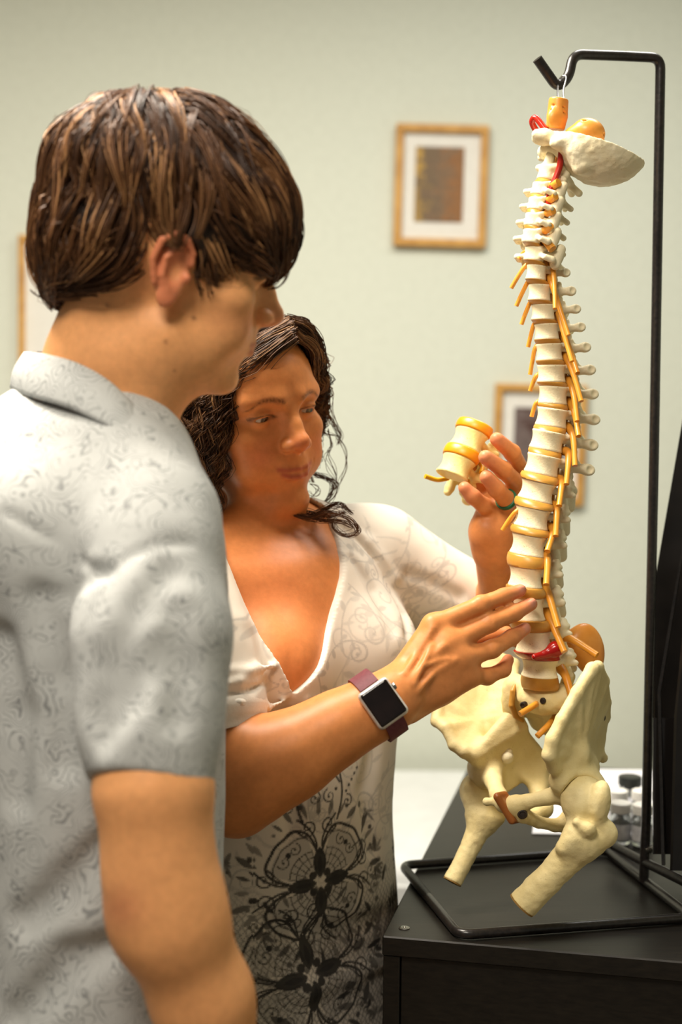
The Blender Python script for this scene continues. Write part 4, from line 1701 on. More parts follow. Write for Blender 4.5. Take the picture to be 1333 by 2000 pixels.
# carve: face, ear and neck stay free (head coordinates)
hb.frame(bO, bR, 0.001)
hb.box((0, 104, -66), (140, 58, 90), 14, 10, 's')          # face below the fringe
hb.box((0, 66, -96), (140, 48, 82), 10, 8, 's')
for s in (-1, 1):
    hb.ell((s * 84, 0, -2), (26, 20, 33), 6, 's', rot('X', 10))
hb.box((0, -50, -112), (140, 110, 62), 10, 8, 's', rot('X', 36))
V, Q = hb.mesh(0.0028)
inner = 0.0035
V = V - hb.grad(V) * inner
Cc = np.tile(np.array(lin(44, 28, 17)), (len(V), 1))
bh = mesh_np('hair', V, Q, M['hair'], boy, Cc)

rg = np.random.default_rng(11)


def hair_ok(q):
    """lower boundary of the cut in head coordinates"""
    y, z = q[:, 1], q[:, 2]
    zb = np.interp(y, [-140, -105, -81, -44, -30, -25, -15, 8, 15, 18, 31, 45, 60, 93, 130], [-86, -80, -68, -41, -32, -14, 24, 33, 22, -12, -8, 13, 18, 26, 24])
    return z - zb


crown = at(268, 236, BY)
NG, PERG = 470, 16
pick = rg.integers(0, len(V), 12 * NG)
root = V[pick]
root = root[hair_ok(head_local(root, bO, bR, 1.0)) > 6]
root = root[(hf(root) > -0.008)]
wgt = 0.35 + np.exp(-(np.linalg.norm(root - crown, axis=1) / 0.08) ** 2)
root = root[rg.uniform(0, 1, len(root)) < wgt / wgt.max()][:NG]
NG = len(root)
steps = 13
lift = rg.uniform(-0.003, 0.0030, NG)
bulge = rg.uniform(0.0, 0.0055, NG)
sway, swp = rg.normal(0, 0.55, NG), rg.uniform(0, 6.28, NG)
sl = rg.uniform(0.0050, 0.0084, NG)
pos = root.copy()
path = [pos]
alive = np.ones(NG, bool)
fw = bR[:, 1]
jit = rg.uniform(-9, 4, NG)
for i in range(steps - 1):
    g = hf.grad(pos)
    t = i / steps
    q = head_local(pos, bO, bR, 1.0)
    frontw = sst(q[:, 1], -10, 60)[:, None]
    d = (pos - crown)
    d /= np.linalg.norm(d, axis=1)[:, None] + 1e-6
    low = sst(-q[:, 2], -40, 20)[:, None]
    dirv = d * 1.0 + np.array([0, 0, -0.7]) * (0.4 + t) + frontw * (fw * 0.6) - (1 - frontw) * fw * (0.15 + 0.55 * low)
    side = np.cross(g, d)
    dirv = dirv + side * (sway * np.cos(swp + 3.5 * t))[:, None]
    dirv = dirv - g * (dirv * g).sum(1)[:, None]
    dirv /= np.linalg.norm(dirv, axis=1)[:, None] + 1e-6
    new = pos + dirv * sl[:, None]
    for _ in range(2):
        e = hf(new) - (lift + bulge * math.sin(math.pi * min(1, t * 1.1)))
        new = new - hf.grad(new) * e[:, None]
    alive &= hair_ok(head_local(new, bO, bR, 1.0)) > jit
    new = np.where(alive[:, None], new, pos + dirv * 1e-4)
    path.append(new)
    pos = new
guide = np.stack(path, 1)
tt = np.linspace(0, 1, steps)
P_, c_id = [], []
for gidx in range(NG):
    L_g = np.linalg.norm(guide[gidx, -1] - guide[gidx, 0])
    o = rg.normal(0, 0.0058, (PERG, 3))
    nrm = hf.grad(guide[gidx, :1])[0]
    o = o - np.outer(o @ nrm, nrm) * 0.75
    conv = (1 - 0.80 * tt ** 1.4)
    wav = rg.normal(0, 0.0011, (PERG, 1, 3)) * np.sin(tt * rg.uniform(2, 6) + rg.uniform(0, 6))[None, :, None]
    P_.append(guide[gidx][None] + o[:, None, :] * conv[None, :, None] + wav)
    c_id += [gidx] * PERG
path = np.concatenate(P_)
c_id = np.array(c_id)
NS = len(path)
root = path[:, 0]
rad = (0.00092 * (1 - 0.72 * tt ** 2))[None, :] * rg.uniform(0.6, 1.15, NS)[:, None]
clump_c = rg.normal(0.42, 0.24, NG)
mixv = np.clip(clump_c[c_id] + rg.normal(0, 0.16, NS), 0, 1)
c0, c1, c2 = np.array(lin(50, 30, 17)), np.array(lin(104, 68, 40)), np.array(lin(182, 134, 88))
cols = np.where(mixv[:, None] < 0.6, c0 + (c1 - c0) * (mixv / 0.6)[:, None], c1 + (c2 - c1) * ((mixv - 0.6) / 0.4)[:, None])
st = strands(path, rad, cols, 'hair_strands', M['hair'], bh)
tag(st, kind='stuff')
# a few flyaway hairs
fp = []
for _ in range(26):
    i = rg.integers(0, NS)
    p0 = path[i, 0]
    nrm = hf.grad(p0[None])[0]
    dr_ = rg.normal(size=3)
    dr_ -= nrm * (dr_ @ nrm)
    dr_ /= np.linalg.norm(dr_)
    L = rg.uniform(0.02, 0.05)
    fp.append([p0 + dr_ * L * t + nrm * (0.012 * math.sin(t * math.pi * rg.uniform(0.8, 1.0))) for t in tt])
tag(strands(np.array(fp), np.full((26, steps), 0.00022), np.tile(c1, (26, 1)), 'flyaway_hair', M['hair'], bh), kind='stuff')

# ---------------------------------------------------------------- shirt
m = Mat('grey_paisley_cotton', (196, 196, 192), 0.85, 0, 0.2)
tc, kk = m.coords()
nz = m.noise(30, 2, 0.5)
add = m.node('ShaderNodeMix', data_type='RGBA', blend_type='ADD')
add.inputs[0].default_value = 0.055
m.link(tc, kk, add, 6)
m.link(nz, 'Color', add, 7)
vo = m.node('ShaderNodeTexVoronoi')
vo.inputs['Scale'].default_value = 30.0
m.link(add, 2, vo, 'Vector')
mu = m.node('ShaderNodeMath', operation='MULTIPLY')
mu.inputs[1].default_value = 7.5
m.link(vo, 'Distance', mu, 0)
pp = m.node('ShaderNodeMath', operation='PINGPONG')
pp.inputs[1].default_value = 0.5
m.link(mu, 'Value', pp, 0)
lines = m.ramp(pp, 'Value', [(0.05, (1, 1, 1)), (0.20, (0, 0, 0))])
msk = m.noise(44, 2, 0.5)
mr = m.ramp(msk, 'Fac', [(0.36, (0.1, 0.1, 0.1)), (0.58, (1, 1, 1))])
lm_ = m.mix(None, 1.0, (lines, 'Color'), (mr, 'Color'), 'MULTIPLY')
base = m.mix(lm_, 2, lin(190, 192, 190), lin(140, 142, 142))
m.base_from(base, 2)
wv = m.noise(1400, 2, 0.5)
m.bump(wv, 'Fac', 0.25, 0.0004)
M['shirt'] = m.m

bfw = np.array([math.cos(math.radians(18)), math.sin(math.radians(18))])
sf = Field()
zz = lambda y, Y=1.34: at(200, y, Y)[2]
bx_ = lambda px, Y=1.34: at(px, 1200, Y)[0]
lev = [(zz(2350), bx_(170), 1.36, 0.185, 0.122), (zz(2000), bx_(170), 1.36, 0.182, 0.120), (zz(1750), bx_(172), 1.36, 0.180, 0.120), (zz(1450), bx_(172), 1.36, 0.178, 0.122),
       (zz(1200), bx_(172), 1.36, 0.176, 0.120), (zz(1050), bx_(165), 1.36, 0.165, 0.112), (zz(930), bx_(150), 1.355, 0.130, 0.092), (zz(850), bx_(140), 1.352, 0.085, 0.075)]
loft(sf, lev, bfw)
sf.chain([at(165, 850, 1.34), at(235, 915, 1.285), at(298, 1010, 1.225)], [0.066, 0.064, 0.058], 0.04)
sf.chain([at(150, 860, 1.37), at(130, 900, 1.44), at(90, 960, 1.49)], [0.064, 0.062, 0.058], 0.04)
sf.ell(at(60, 1020, 1.36), (0.11, 0.16, 0.105), 0.05)
sf.ell(at(346, 1130, 1.27), (0.036, 0.06, 0.07), 0.04)
# right sleeve
sl_ = Field()
hemc, hemn = at(299, 1543, 1.135), None
up_ = at(300, 1075, 1.205)
axn = (hemc - up_) / np.linalg.norm(hemc - up_)
sl_.chain([up_, at(297, 1250, 1.175), at(294, 1400, 1.155), hemc + axn * 0.02], [0.058, 0.0605, 0.0545, 0.0485], 0, 0.03)
hn = axn + np.array([0.0, -0.20, 0.0]) + 0.16 * np.array([-1.0, 0, 0])
sl_.half(hemc, hn, 0.002)
sf.sub(sl_, 0.012)
# left sleeve, far side
far = Field()
u2, h2 = at(90, 985, 1.49), at(95, 1400, 1.51)
far.chain([u2, (u2 + h2) / 2, h2 + (h2 - u2) * 0.05], [0.058, 0.060, 0.052])
far.half(h2, h2 - u2, 0.002)
sf.sub(far, 0.03)
# open hem of the sleeve
sf.chain([hemc - axn * 0.030, hemc + axn * 0.03], [0.0435, 0.0445], 0.003, mode='s')
# neck opening
sf.chain([at(205, 700, BY + .01), at(178, 810, BY + .025)], [0.060, 0.066], 0.012, mode='s')


def crease(pts, r, depth, k=0.012, mode='s'):
    groove(sf, pts, r, depth, k, mode, 0.8)


crease([(205, 1120), (250, 1085), (310, 1060), (370, 1060)], [0.003, 0.004, 0.004, 0.003], 0.0016, 0.005)     # armhole seam
crease([(205, 1122), (160, 1098), (90, 1046), (10, 1000)], [0.003, 0.003, 0.003, 0.003], 0.0020, 0.004)      # yoke seam
crease([(120, 1165), (165, 1128), (208, 1114)], [0.004, 0.006, 0.004], 0.0022, 0.012)
crease([(190, 1390), (222, 1300), (275, 1190), (330, 1120)], [0.004, 0.007, 0.007, 0.004], 0.0024, 0.024)
crease([(200, 1440), (245, 1360), (310, 1270)], [0.004, 0.007, 0.004], 0.0026, 0.022)
crease([(350, 1400), (356, 1300), (350, 1200)], [0.004, 0.008, 0.004], 0.0022, 0.025)
crease([(120, 1490), (112, 1330), (76, 1170)], [0.004, 0.009, 0.004], 0.0045, 0.025)
crease([(30, 1560), (25, 1400), (5, 1250)], [0.004, 0.009, 0.004], 0.0040, 0.025)
crease([(30, 1990), (130, 1890), (250, 1840)], [0.004, 0.010, 0.004], 0.0050, 0.025)
crease([(40, 1800), (130, 1740), (200, 1660)], [0.004, 0.009, 0.004], 0.0040, 0.025)
V, Q = sf.mesh(0.0040)
V = roughen(relax(V, Q, 1, 0.5), Q, (0.0012, 26, 41, (1, 1, 0.4)), (0.0006, 60, 42, (1, 1, 0.5)))
shirt = mesh_np('shirt', V, Q, M['shirt'], boy)

# folded collar
top = [(352, 902, 1.330), (330, 862, 1.385), (270, 790, 1.435), (180, 715, 1.452), (95, 688, 1.425), (52, 687, 1.365), (84, 690, 1.305), (150, 708, 1.270), (215, 745, 1.256), (275, 806, 1.254), (322, 862, 1.262), (347, 897, 1.280)]
bot = [(356, 925, 1.340), (345, 905, 1.405), (275, 850, 1.462), (165, 790, 1.478), (75, 755, 1.440), (37, 756, 1.368), (75, 775, 1.292), (148, 800, 1.252), (222, 842, 1.234), (285, 892, 1.230), (326, 918, 1.240), (353, 922, 1.268)]
TP, BP = spline([at(*p) for p in top], 66), spline([at(*p) for p in bot], 66)
cm = sum(TP) / len(TP)
rows = 9
nC = len(TP)
ax_c = (sum(BP) - sum(TP)) / len(TP)


def outw(p):
    d = p - cm
    d = d - ax_c * (d @ ax_c) / (ax_c @ ax_c)
    return d / np.linalg.norm(d)


def lay(off, up=True):
    G = []
    for i in range(nC):
        t_, b_ = TP[i], BP[i]
        o = outw((t_ + b_) / 2)
        G.append([t_ * (1 - t) + b_ * t + o * (off + 0.004 * math.sin(t * math.pi) + 0.007 * t) for t in np.linspace(0, 1, rows)])
    return np.array(G)


o1, o0 = lay(0.003), lay(-0.0005)
Vc = np.concatenate([o1.reshape(-1, 3), o0.reshape(-1, 3)])
Fc = []
K = nC * rows
for i in range(nC - 1):
    for j in range(rows - 1):
        a = i * rows + j
        Fc += [[a, a + 1, a + rows + 1, a + rows], [K + a, K + a + rows, K + a + rows + 1, K + a + 1]]
    a = i * rows
    Fc += [[a, a + rows, K + a + rows, K + a], [a + rows - 1, K + a + rows - 1, K + a + 2 * rows - 1, a + 2 * rows - 1]]
for j in range(rows - 1):
    Fc += [[j, K + j, K + j + 1, j + 1], [(nC - 1) * rows + j, (nC - 1) * rows + j + 1, K + (nC - 1) * rows + j + 1, K + (nC - 1) * rows + j]]
mesh_np('collar', Vc, np.array(Fc), M['shirt'], shirt)
legs(boy, at(170, 1900, 1.36)[0], 1.36, 0.84, bfw, M['denim'], M['shoe'])
tag(boy, 'person in profile wearing a pale grey paisley short-sleeved shirt, looking down at the spine', 'person')
# ================================================================ person in the white printed blouse (behind, pointing)
wO = at(478, 823, 1.67)
wR = rot('Z', -140) @ rot('X', -7) @ rot('Y', 10)
WS = 1.03
woman = empty('person', (at(555, 1700, 1.66)[0], 1.66, 0.0))
wfw = np.array([math.sin(math.radians(40)), -math.cos(math.radians(40))])
wz = lambda y, Y=1.64: at(560, y, Y)[2]
wx = lambda px, Y=1.64: at(px, 1300, Y)[0]
WL = [(wz(2200), wx(545), 1.66, 0.160, 0.120), (wz(1850), wx(550), 1.66, 0.148, 0.110), (wz(1700), wx(553), 1.655, 0.140, 0.104), (wz(1580), wx(555), 1.65, 0.134, 0.100), (wz(1450), wx(558), 1.65, 0.138, 0.102),
      (wz(1330), wx(556), 1.65, 0.142, 0.104), (wz(1200), wx(545), 1.65, 0.144, 0.098), (wz(1110), wx(535), 1.65, 0.142, 0.083), (wz(1065), wx(526), 1.656, 0.100, 0.068), (wz(1025), wx(508), 1.672, 0.050, 0.050), (wz(975), wx(488), 1.695, 0.038, 0.038), (wz(930), wx(478), 1.705, 0.030, 0.030)]
wrt = np.array([wfw[1], -wfw[0]])
FW3, RT3 = np.array([*wfw, 0.0]), np.array([*wrt, 0.0])
C3 = np.array([wx(553), 1.65, wz(1300)])
TF = np.stack([RT3, FW3, [0, 0, 1.0]], 1)


def trunk(f, grow):
    loft(f, WL, wfw, 0, 2.25, 'u', grow)
    for s, px, py in ((1, 505, 1285), (-1, 660, 1285)):
        c = np.array([C3[0], C3[1], at(px, py, 1.6)[2]]) + RT3 * s * 0.068 + FW3 * 0.070
        f.ell(c, (0.058 + grow, 0.056 + grow, 0.060 + grow), 0.035, 'u', TF)
    for s in (1, -1):
        a = np.array([wx(528), 1.655, wz(1035)])
        f.cap(a + RT3 * s * 0.05 + [0, 0, -0.012], a + RT3 * s * 0.150 + [0, 0, -0.036], 0.042 + grow, 0.046 + grow, 0.04)


RS = at(338, 1100, 1.525)          # right shoulder (hidden), elbow, wrist
RE = at(452, 1542, 1.430)
RW = at(748, 1376, 1.440)
LS = at(738, 1085, 1.735)
LE = at(1010, 1262, 1.780)
LW = at(968, 1070, 1.640)

f = Field()
add_head(f, wO, wR, WS, False, 2.2, -0.6, 4.2)
f.frame()
f.chain([at(452, 900, 1.715), at(474, 1000, 1.708), at(504, 1080, 1.680)], [0.048, 0.047, 0.054], 0.010, 0.02)
tk = Field()
trunk(tk, -0.003)
tk.half(np.array([0, 0, wz(1400)]), (0, 0, -1), 0.01)
tk.half(C3 - FW3 * 0.03, -FW3, 0.01)
f.sub(tk, 0.032)
f.cap(at(460, 1080, 1.588), at(556, 1082, 1.608), 0.007, 0.006, 0.014)
f.cap(at(640, 1050, 1.69), at(578, 1082, 1.618), 0.007, 0.006, 0.014)
f.cap(at(578, 1250, 1.50), at(580, 1370, 1.485), 0.0035, 0.006, 0.018, 's')
# right arm
f.chain([RS, (RS + RE) / 2, RE], [0.044, 0.043, 0.042], 0.02)
f.chain([RE, at(500, 1512, 1.425), at(585, 1465, 1.425), at(670, 1415, 1.432), RW, at(782, 1352, 1.445)], [0.0425, 0.0420, 0.0370, 0.0300, 0.0255, 0.0250], 0.02, 0.03)
f.ball(at(472, 1588, 1.440), 0.018, 0.022)
f.ell(at(520, 1470, 1.425), (0.045, 0.03, 0.022), 0.03, 'u', rot('Y', 28))
# right hand: back of the hand to the camera
mcp = {'i': at(850, 1222, 1.480), 'm': at(878, 1258, 1.474), 'r': at(900, 1288, 1.472), 'p': at(915, 1318, 1.476)}
wr1, wr2 = at(768, 1338, 1.452), at(790, 1378, 1.452)
f.quad(wr1, mcp['i'], mcp['m'], at(786, 1352, 1.450), 0.0135, 0.012)
f.quad(at(786, 1352, 1.450), mcp['m'], mcp['r'], wr2, 0.0140, 0.012)
f.quad(wr2, mcp['r'], mcp['p'], at(800, 1378, 1.456), 0.0130, 0.012)
f.chain([at(800, 1372, 1.46), at(860, 1345, 1.468), mcp['p']], [0.017, 0.015, 0.010], 0.012)
FING = {'i': ([mcp['i'], at(940, 1181, 1.490), at(985, 1164, 1.503), at(1017, 1153, 1.514)], [0.0115, 0.0092, 0.0082, 0.0068]),
        'm': ([mcp['m'], at(958, 1217, 1.488), at(1006, 1197, 1.500), at(1038, 1180, 1.512)], [0.0115, 0.0095, 0.0086, 0.0070]),
        'r': ([mcp['r'], at(962, 1268, 1.486), at(1000, 1245, 1.498), at(1026, 1228, 1.510)], [0.0112, 0.0092, 0.0084, 0.0068]),
        'p': ([mcp['p'], at(952, 1322, 1.488), at(984, 1308, 1.497), at(993, 1289, 1.508)], [0.0100, 0.0084, 0.0078, 0.0064])}
for key, (P, r) in FING.items():
    f.chain(P, r, 0.0060, 0.004)
    f.ball(P[1] + np.array([0, -0.0015, 0.001]), r[1] * 0.93, 0.004)
    f.ball(P[0] + np.array([-0.004, -0.006, 0.002]), 0.0068, 0.010)
f.chain([at(800, 1320, 1.475), at(862, 1275, 1.510), at(925, 1253, 1.522), at(962, 1243, 1.524), at(990, 1236, 1.522)], [0.020, 0.016, 0.0110, 0.0098, 0.0075], 0.010)
# tendons and veins on the back of the hand, knuckle creases
for P, r, dd in (([(790, 1318), (815, 1278), (845, 1228)], 0.0040, 0.0012), ([(802, 1330), (832, 1292), (868, 1262)], 0.0036, 0.0011),
                 ([(808, 1338), (826, 1300), (843, 1262)], 0.0022, 0.0013), ([(815, 1350), (850, 1312), (888, 1290)], 0.0034, 0.0011), ([(835, 1300), (858, 1290), (876, 1286)], 0.0016, 0.0008)):
    groove(f, P, r, r - (r - dd) if False else dd, 0.004, 'u', 1.2)
for k_ in 'imr':
    P = FING[k_][0]
    a_, b_ = proj(np.array([P[1]]))[0], proj(np.array([P[2]]))[0]
    dv = (b_ - a_) / np.linalg.norm(b_ - a_)
    pv = np.array([-dv[1], dv[0]])
    for o in (-7, -1, 5):
        c = a_ + dv * o
        groove(f, [tuple(c - pv * 7), tuple(c + pv * 6)], 0.0012, 0.0005, 0.0014, 's', 1.2)
# nails of the right hand
NAIL = []
for k_, n_ in (('i', (1, 0.2)), ('m', (1, 0.4)), ('r', (1, 0.4))):
    P = FING[k_][0]
    d = P[3] - P[2]
    d /= np.linalg.norm(d)
    c = P[3] + d * 0.0005 + np.array([0, -0.0058, 0.0022])
    q = Vector(d).to_track_quat('X', 'Z').to_matrix()
    NAIL.append((c, d))
    f.ell(c, (0.0058, 0.0030, 0.0044), 0.0008, 'u', np.array(q))
# left arm
f.chain([LS, (LS + LE) / 2, LE], [0.046, 0.044, 0.040], 0.02)
f.chain([LE, at(994, 1170, 1.715), LW], [0.040, 0.0345, 0.0250], 0.02, 0.02)
# left hand: little finger side to the camera, fingers curled round the bone
f.chain([LW, at(962, 1040, 1.632), at(972, 1000, 1.640)], [0.0250, 0.0260, 0.0240], 0.012)
f.ell(at(944, 1038, 1.622), (0.0125, 0.013, 0.0170), 0.010)
f.quad(at(955, 1030, 1.632), at(990, 1030, 1.650), at(1010, 975, 1.655), at(970, 990, 1.634), 0.0135, 0.012)
f.quad(at(975, 1000, 1.64), at(1000, 1010, 1.66), at(1022, 930, 1.668), at(1004, 960, 1.645), 0.0120, 0.012)
LF = [([at(1014, 965, 1.668), at(1018, 918, 1.652), at(1001, 884, 1.622), at(971, 858, 1.598)], [0.0110, 0.0098, 0.0094, 0.0080]),
      ([at(1006, 985, 1.652), at(1010, 944, 1.634), at(984, 918, 1.604), at(949, 893, 1.583)], [0.0110, 0.0100, 0.0096, 0.0082]),
      ([at(996, 1000, 1.640), at(990, 976, 1.612), at(970, 955, 1.592), at(951, 932, 1.582)], [0.0106, 0.0100, 0.0094, 0.0080]),
      ([at(975, 1005, 1.632), at(946, 988, 1.612), at(924, 970, 1.600), at(908, 953, 1.598)], [0.0105, 0.0092, 0.0086, 0.0074])]
for P, r in LF:
    f.chain(P, r, 0.0045, 0.004)
f.chain([at(965, 1010, 1.655), at(950, 965, 1.668), at(930, 925, 1.662), at(918, 895, 1.652)], [0.018, 0.0125, 0.0110, 0.0085], 0.010)
for o in (0, 7, 14):
    f.cap(at(912, 1004 + o, 1.612), at(936, 1000 + o, 1.607), 0.0006, 0.0006, 0.0016, 's')
V, Q = f.mesh(0.0019)
V = relax(V, Q, 1, 0.35)
C = np.tile(np.array(lin(214, 140, 82)), (len(V), 1))
C = paint_face(V, C, wO, wR, WS, (172, 82, 64), (208, 106, 74), (92, 54, 30), 1.1, (34, 20, 14), 0.3, 4.2)
hl = head_local(V, wO, wR, WS)
# fingers a little pinker toward the tips, nails paler
for P, r in list(FING.values()) + LF:
    d2 = np.linalg.norm(V - P[3], axis=1)
    w_ = np.exp(-(d2 / 0.016) ** 2) * 0.55
    C = C * (1 - w_[:, None]) + np.array(lin(224, 140, 112)) * w_[:, None]
for c, d in NAIL:
    w_ = np.exp(-(np.linalg.norm(V - c, axis=1) / 0.0048) ** 4) * 0.8
    C = C * (1 - w_[:, None]) + np.array(lin(226, 158, 140)) * w_[:, None]
# freckled, sun-reddened chest
uvw = proj(V)
w_ = np.exp(-(((uvw - [530, 1160]) / [110, 130]) ** 2).sum(1)) * 0.45 * (V[:, 1] < 1.66)
C = C * (1 - w_[:, None]) + np.array(lin(196, 108, 66)) * w_[:, None]
mesh_np('body', V, Q, M['skin_woman'], woman, C)
for s in (-1, 1):
    eye_ball(wO, wR, WS, s, (-0.30, 1, -0.28), woman)

# ---------------------------------------------------------------- blouse
GR = 0.0045
bf = Field()
trunk(bf, GR)
rsl = Field()
cuff_r = at(424, 1412, 1.452)
ad = (RE - RS) / np.linalg.norm(RE - RS)
rsl.chain([RS, (RS + cuff_r) / 2, cuff_r], [0.056, 0.062, 0.056], 0)
rsl.half(cuff_r + ad * 0.0, ad, 0.004)
bf.sub(rsl, 0.025)
lsl = Field()
ld = (LE - LS) / np.linalg.norm(LE - LS)
lc = LS + ld * 0.235
lsl.chain([LS, LS + ld * 0.11, lc], [0.060, 0.060, 0.054], 0)
lsl.half(lc, ld, 0.004)
bf.sub(lsl, 0.030)
bf.chain([RE, RE - ad * 0.10], [0.0445, 0.045], 0.002, mode='s')
bf.chain([LE, LE - ld * 0.10], [0.0425, 0.045], 0.002, mode='s')
# V neck, cut straight back through the front
vp = [(410, 1088, 1.545), (430, 1128, 1.535), (505, 1245, 1.505), (577, 1357, 1.500), (608, 1300, 1.535), (633, 1215, 1.575), (641, 1120, 1.625), (640, 1050, 1.66), (632, 990, 1.68), (540, 930, 1.66), (430, 930, 1.62)]
loc = []
for p in vp:
    w = at(*p)
    loc.append(((w - C3) @ RT3, w[2]))
ps = poly_sdf(loc)


def vcut(p):
    d = p - C3.astype(np.float32)
    u, t = d @ RT3, d @ FW3
    return np.maximum(ps(u, p[:, 2].astype(float)), -(t + 0.02)).astype(np.float32)


bf.op(vcut, C3 + [0, 0, 0.15], 0.60, 0.002, 's')
bf.chain([at(470, 930, 1.69), at(515, 1050, 1.672)], [0.062, 0.066], 0.01, mode='s')


def wcrease(pts, r, depth, k=0.010, mode='s'):
    groove(bf, pts, r, depth, k, mode, 1.2)


wcrease([(700, 1050), (760, 1120), (790, 1190), (800, 1240)], [0.003, 0.005, 0.006, 0.005], 0.0030, 0.008)
wcrease([(690, 1090), (730, 1150), (770, 1230)], [0.003, 0.005, 0.004], 0.0026, 0.010)
wcrease([(660, 1010), (720, 1060), (770, 1130)], [0.003, 0.004, 0.004], 0.0020, 0.010, 'u')
wcrease([(800, 1120), (850, 1140), (900, 1165)], [0.002, 0.004, 0.003], 0.0026, 0.010)
for i, (a, b, c) in enumerate((((560, 1365), (520, 1385), (470, 1372)), ((565, 1372), (530, 1400), (480, 1402)), ((600, 1365), (640, 1372), (690, 1345)), ((610, 1372), (655, 1392), (700, 1382)),
                               ((500, 1300), (470, 1330), (440, 1335)), ((520, 1330), (480, 1352), (440, 1356)), ((540, 1300), (490, 1310), (440, 1310)))):
    wcrease([a, b, c], [0.002, 0.0034, 0.002], 0.0018, 0.006, 's' if i % 2 else 'u')
wcrease([(560, 1400), (575, 1500), (570, 1620)], [0.003, 0.006, 0.003], 0.003, 0.02)
wcrease([(740, 1420), (720, 1540), (730, 1660)], [0.003, 0.006, 0.004], 0.003, 0.02)
wcrease([(500, 1800), (620, 1830), (740, 1790)], [0.003, 0.007, 0.003], 0.004, 0.02)
wcrease([(470, 1890), (600, 1930), (740, 1880)], [0.003, 0.007, 0.003], 0.004, 0.02, 'u')
V, Q = bf.mesh(0.0034)
V = roughen(relax(V, Q, 1, 0.5), Q, (0.0011, 24, 51, (1, 1, 0.6)), (0.0004, 60, 52))
fc = V[Q].mean(1)
fn_ = vnormals(V, Q)[Q].mean(1)
V, Q = subdivide(V, Q, (fn_[:, 1] < 0.15) & (fc[:, 2] > wz(2060)) & (fc[:, 0] > wx(380)))

# printed pattern, drawn on the cloth in its own flat coordinates (side, height), one cell = 0.8 mm
U0, U1, Z0, Z1, CELL = -0.42, 0.30, wz(2200), wz(980), 0.0008
CW, CH = int((U1 - U0) / CELL), int((Z1 - Z0) / CELL)
grey, black = np.zeros((CH, CW)), np.zeros((CH, CW))


def stamp(cv, u, z, r, val=1.0):
    i, j, rr = (z - Z0) / CELL, (u - U0) / CELL, max(r / CELL, 0.6)
    a, b = int(i - rr - 2), int(j - rr - 2)
    n_ = int(2 * rr + 5)
    a0, b0 = max(a, 0), max(b, 0)
    a1, b1 = min(a + n_, CH), min(b + n_, CW)
    if a1 <= a0 or b1 <= b0:
        return
    yy, xx = np.mgrid[a0:a1, b0:b1]
    w_ = np.clip(rr + 0.5 - np.hypot(yy - i, xx - j), 0, 1) * val
    cv[a0:a1, b0:b1] = np.maximum(cv[a0:a1, b0:b1], w_)


def stroke(cv, pts, w0, w1=None, val=1.0):
    w1 = w0 if w1 is None else w1
    P = np.asarray(pts, float)
    L = np.concatenate([[0], np.cumsum(np.linalg.norm(np.diff(P, axis=0), axis=1))])
    n_ = max(2, int(L[-1] / max(CELL * 0.9, min(w0, w1) * 0.8)))
    for t in np.linspace(0, L[-1], n_):
        stamp(cv, np.interp(t, L, P[:, 0]), np.interp(t, L, P[:, 1]), w0 + (w1 - w0) * t / (L[-1] + 1e-9), val)


def leafp(cv, u, z, ang, L, W, val=1.0):
    for t in np.linspace(0, 1, 14):
        stamp(cv, u + math.cos(ang) * L * t, z + math.sin(ang) * L * t, W * math.sin(math.pi * (0.06 + 0.9 * t)), val)


def curlp(cv, u, z, ang, R, turns, w, sgn=1, val=1.0):
    pts = []
    for t in np.linspace(0, 1, 60):
        r = R * (1 - 0.86 * t)
        a = ang + sgn * t * turns * 2 * math.pi
        pts.append((u + r * math.cos(a), z + r * math.sin(a)))
    stroke(cv, pts, w, w * 0.7, val)
    stamp(cv, *pts[-1], w * 1.8, val)
    return pts[0]


rp = np.random.default_rng(5)
for _ in range(150):                      # soft grey scrolls and leaves all over
    u, z = rp.uniform(U0, U1), rp.uniform(wz(1800), Z1)
    R_ = rp.uniform(0.008, 0.022)
    s_ = rp.choice([-1, 1])
    a_ = rp.uniform(0, 6.28)
    v_ = rp.uniform(0.45, 0.9)
    p0_ = curlp(grey, u, z, a_, R_, rp.uniform(1.0, 1.5), rp.uniform(0.0007, 0.0013), s_, v_)
    t_ = a_ - s_ * math.pi / 2
    pts = [p0_]
    for i in range(16):
        t_ += rp.normal(0, 0.05) - s_ * 0.06
        pts.append((pts[-1][0] + 0.004 * math.cos(t_), pts[-1][1] + 0.004 * math.sin(t_)))
    stroke(grey, pts, 0.0012, 0.0006, v_)
    for i in range(3, 16, 4):
        leafp(grey, *pts[i], t_ + rp.uniform(-1.4, 1.4), rp.uniform(0.008, 0.018), rp.uniform(0.0018, 0.004), v_ * rp.uniform(0.6, 1))


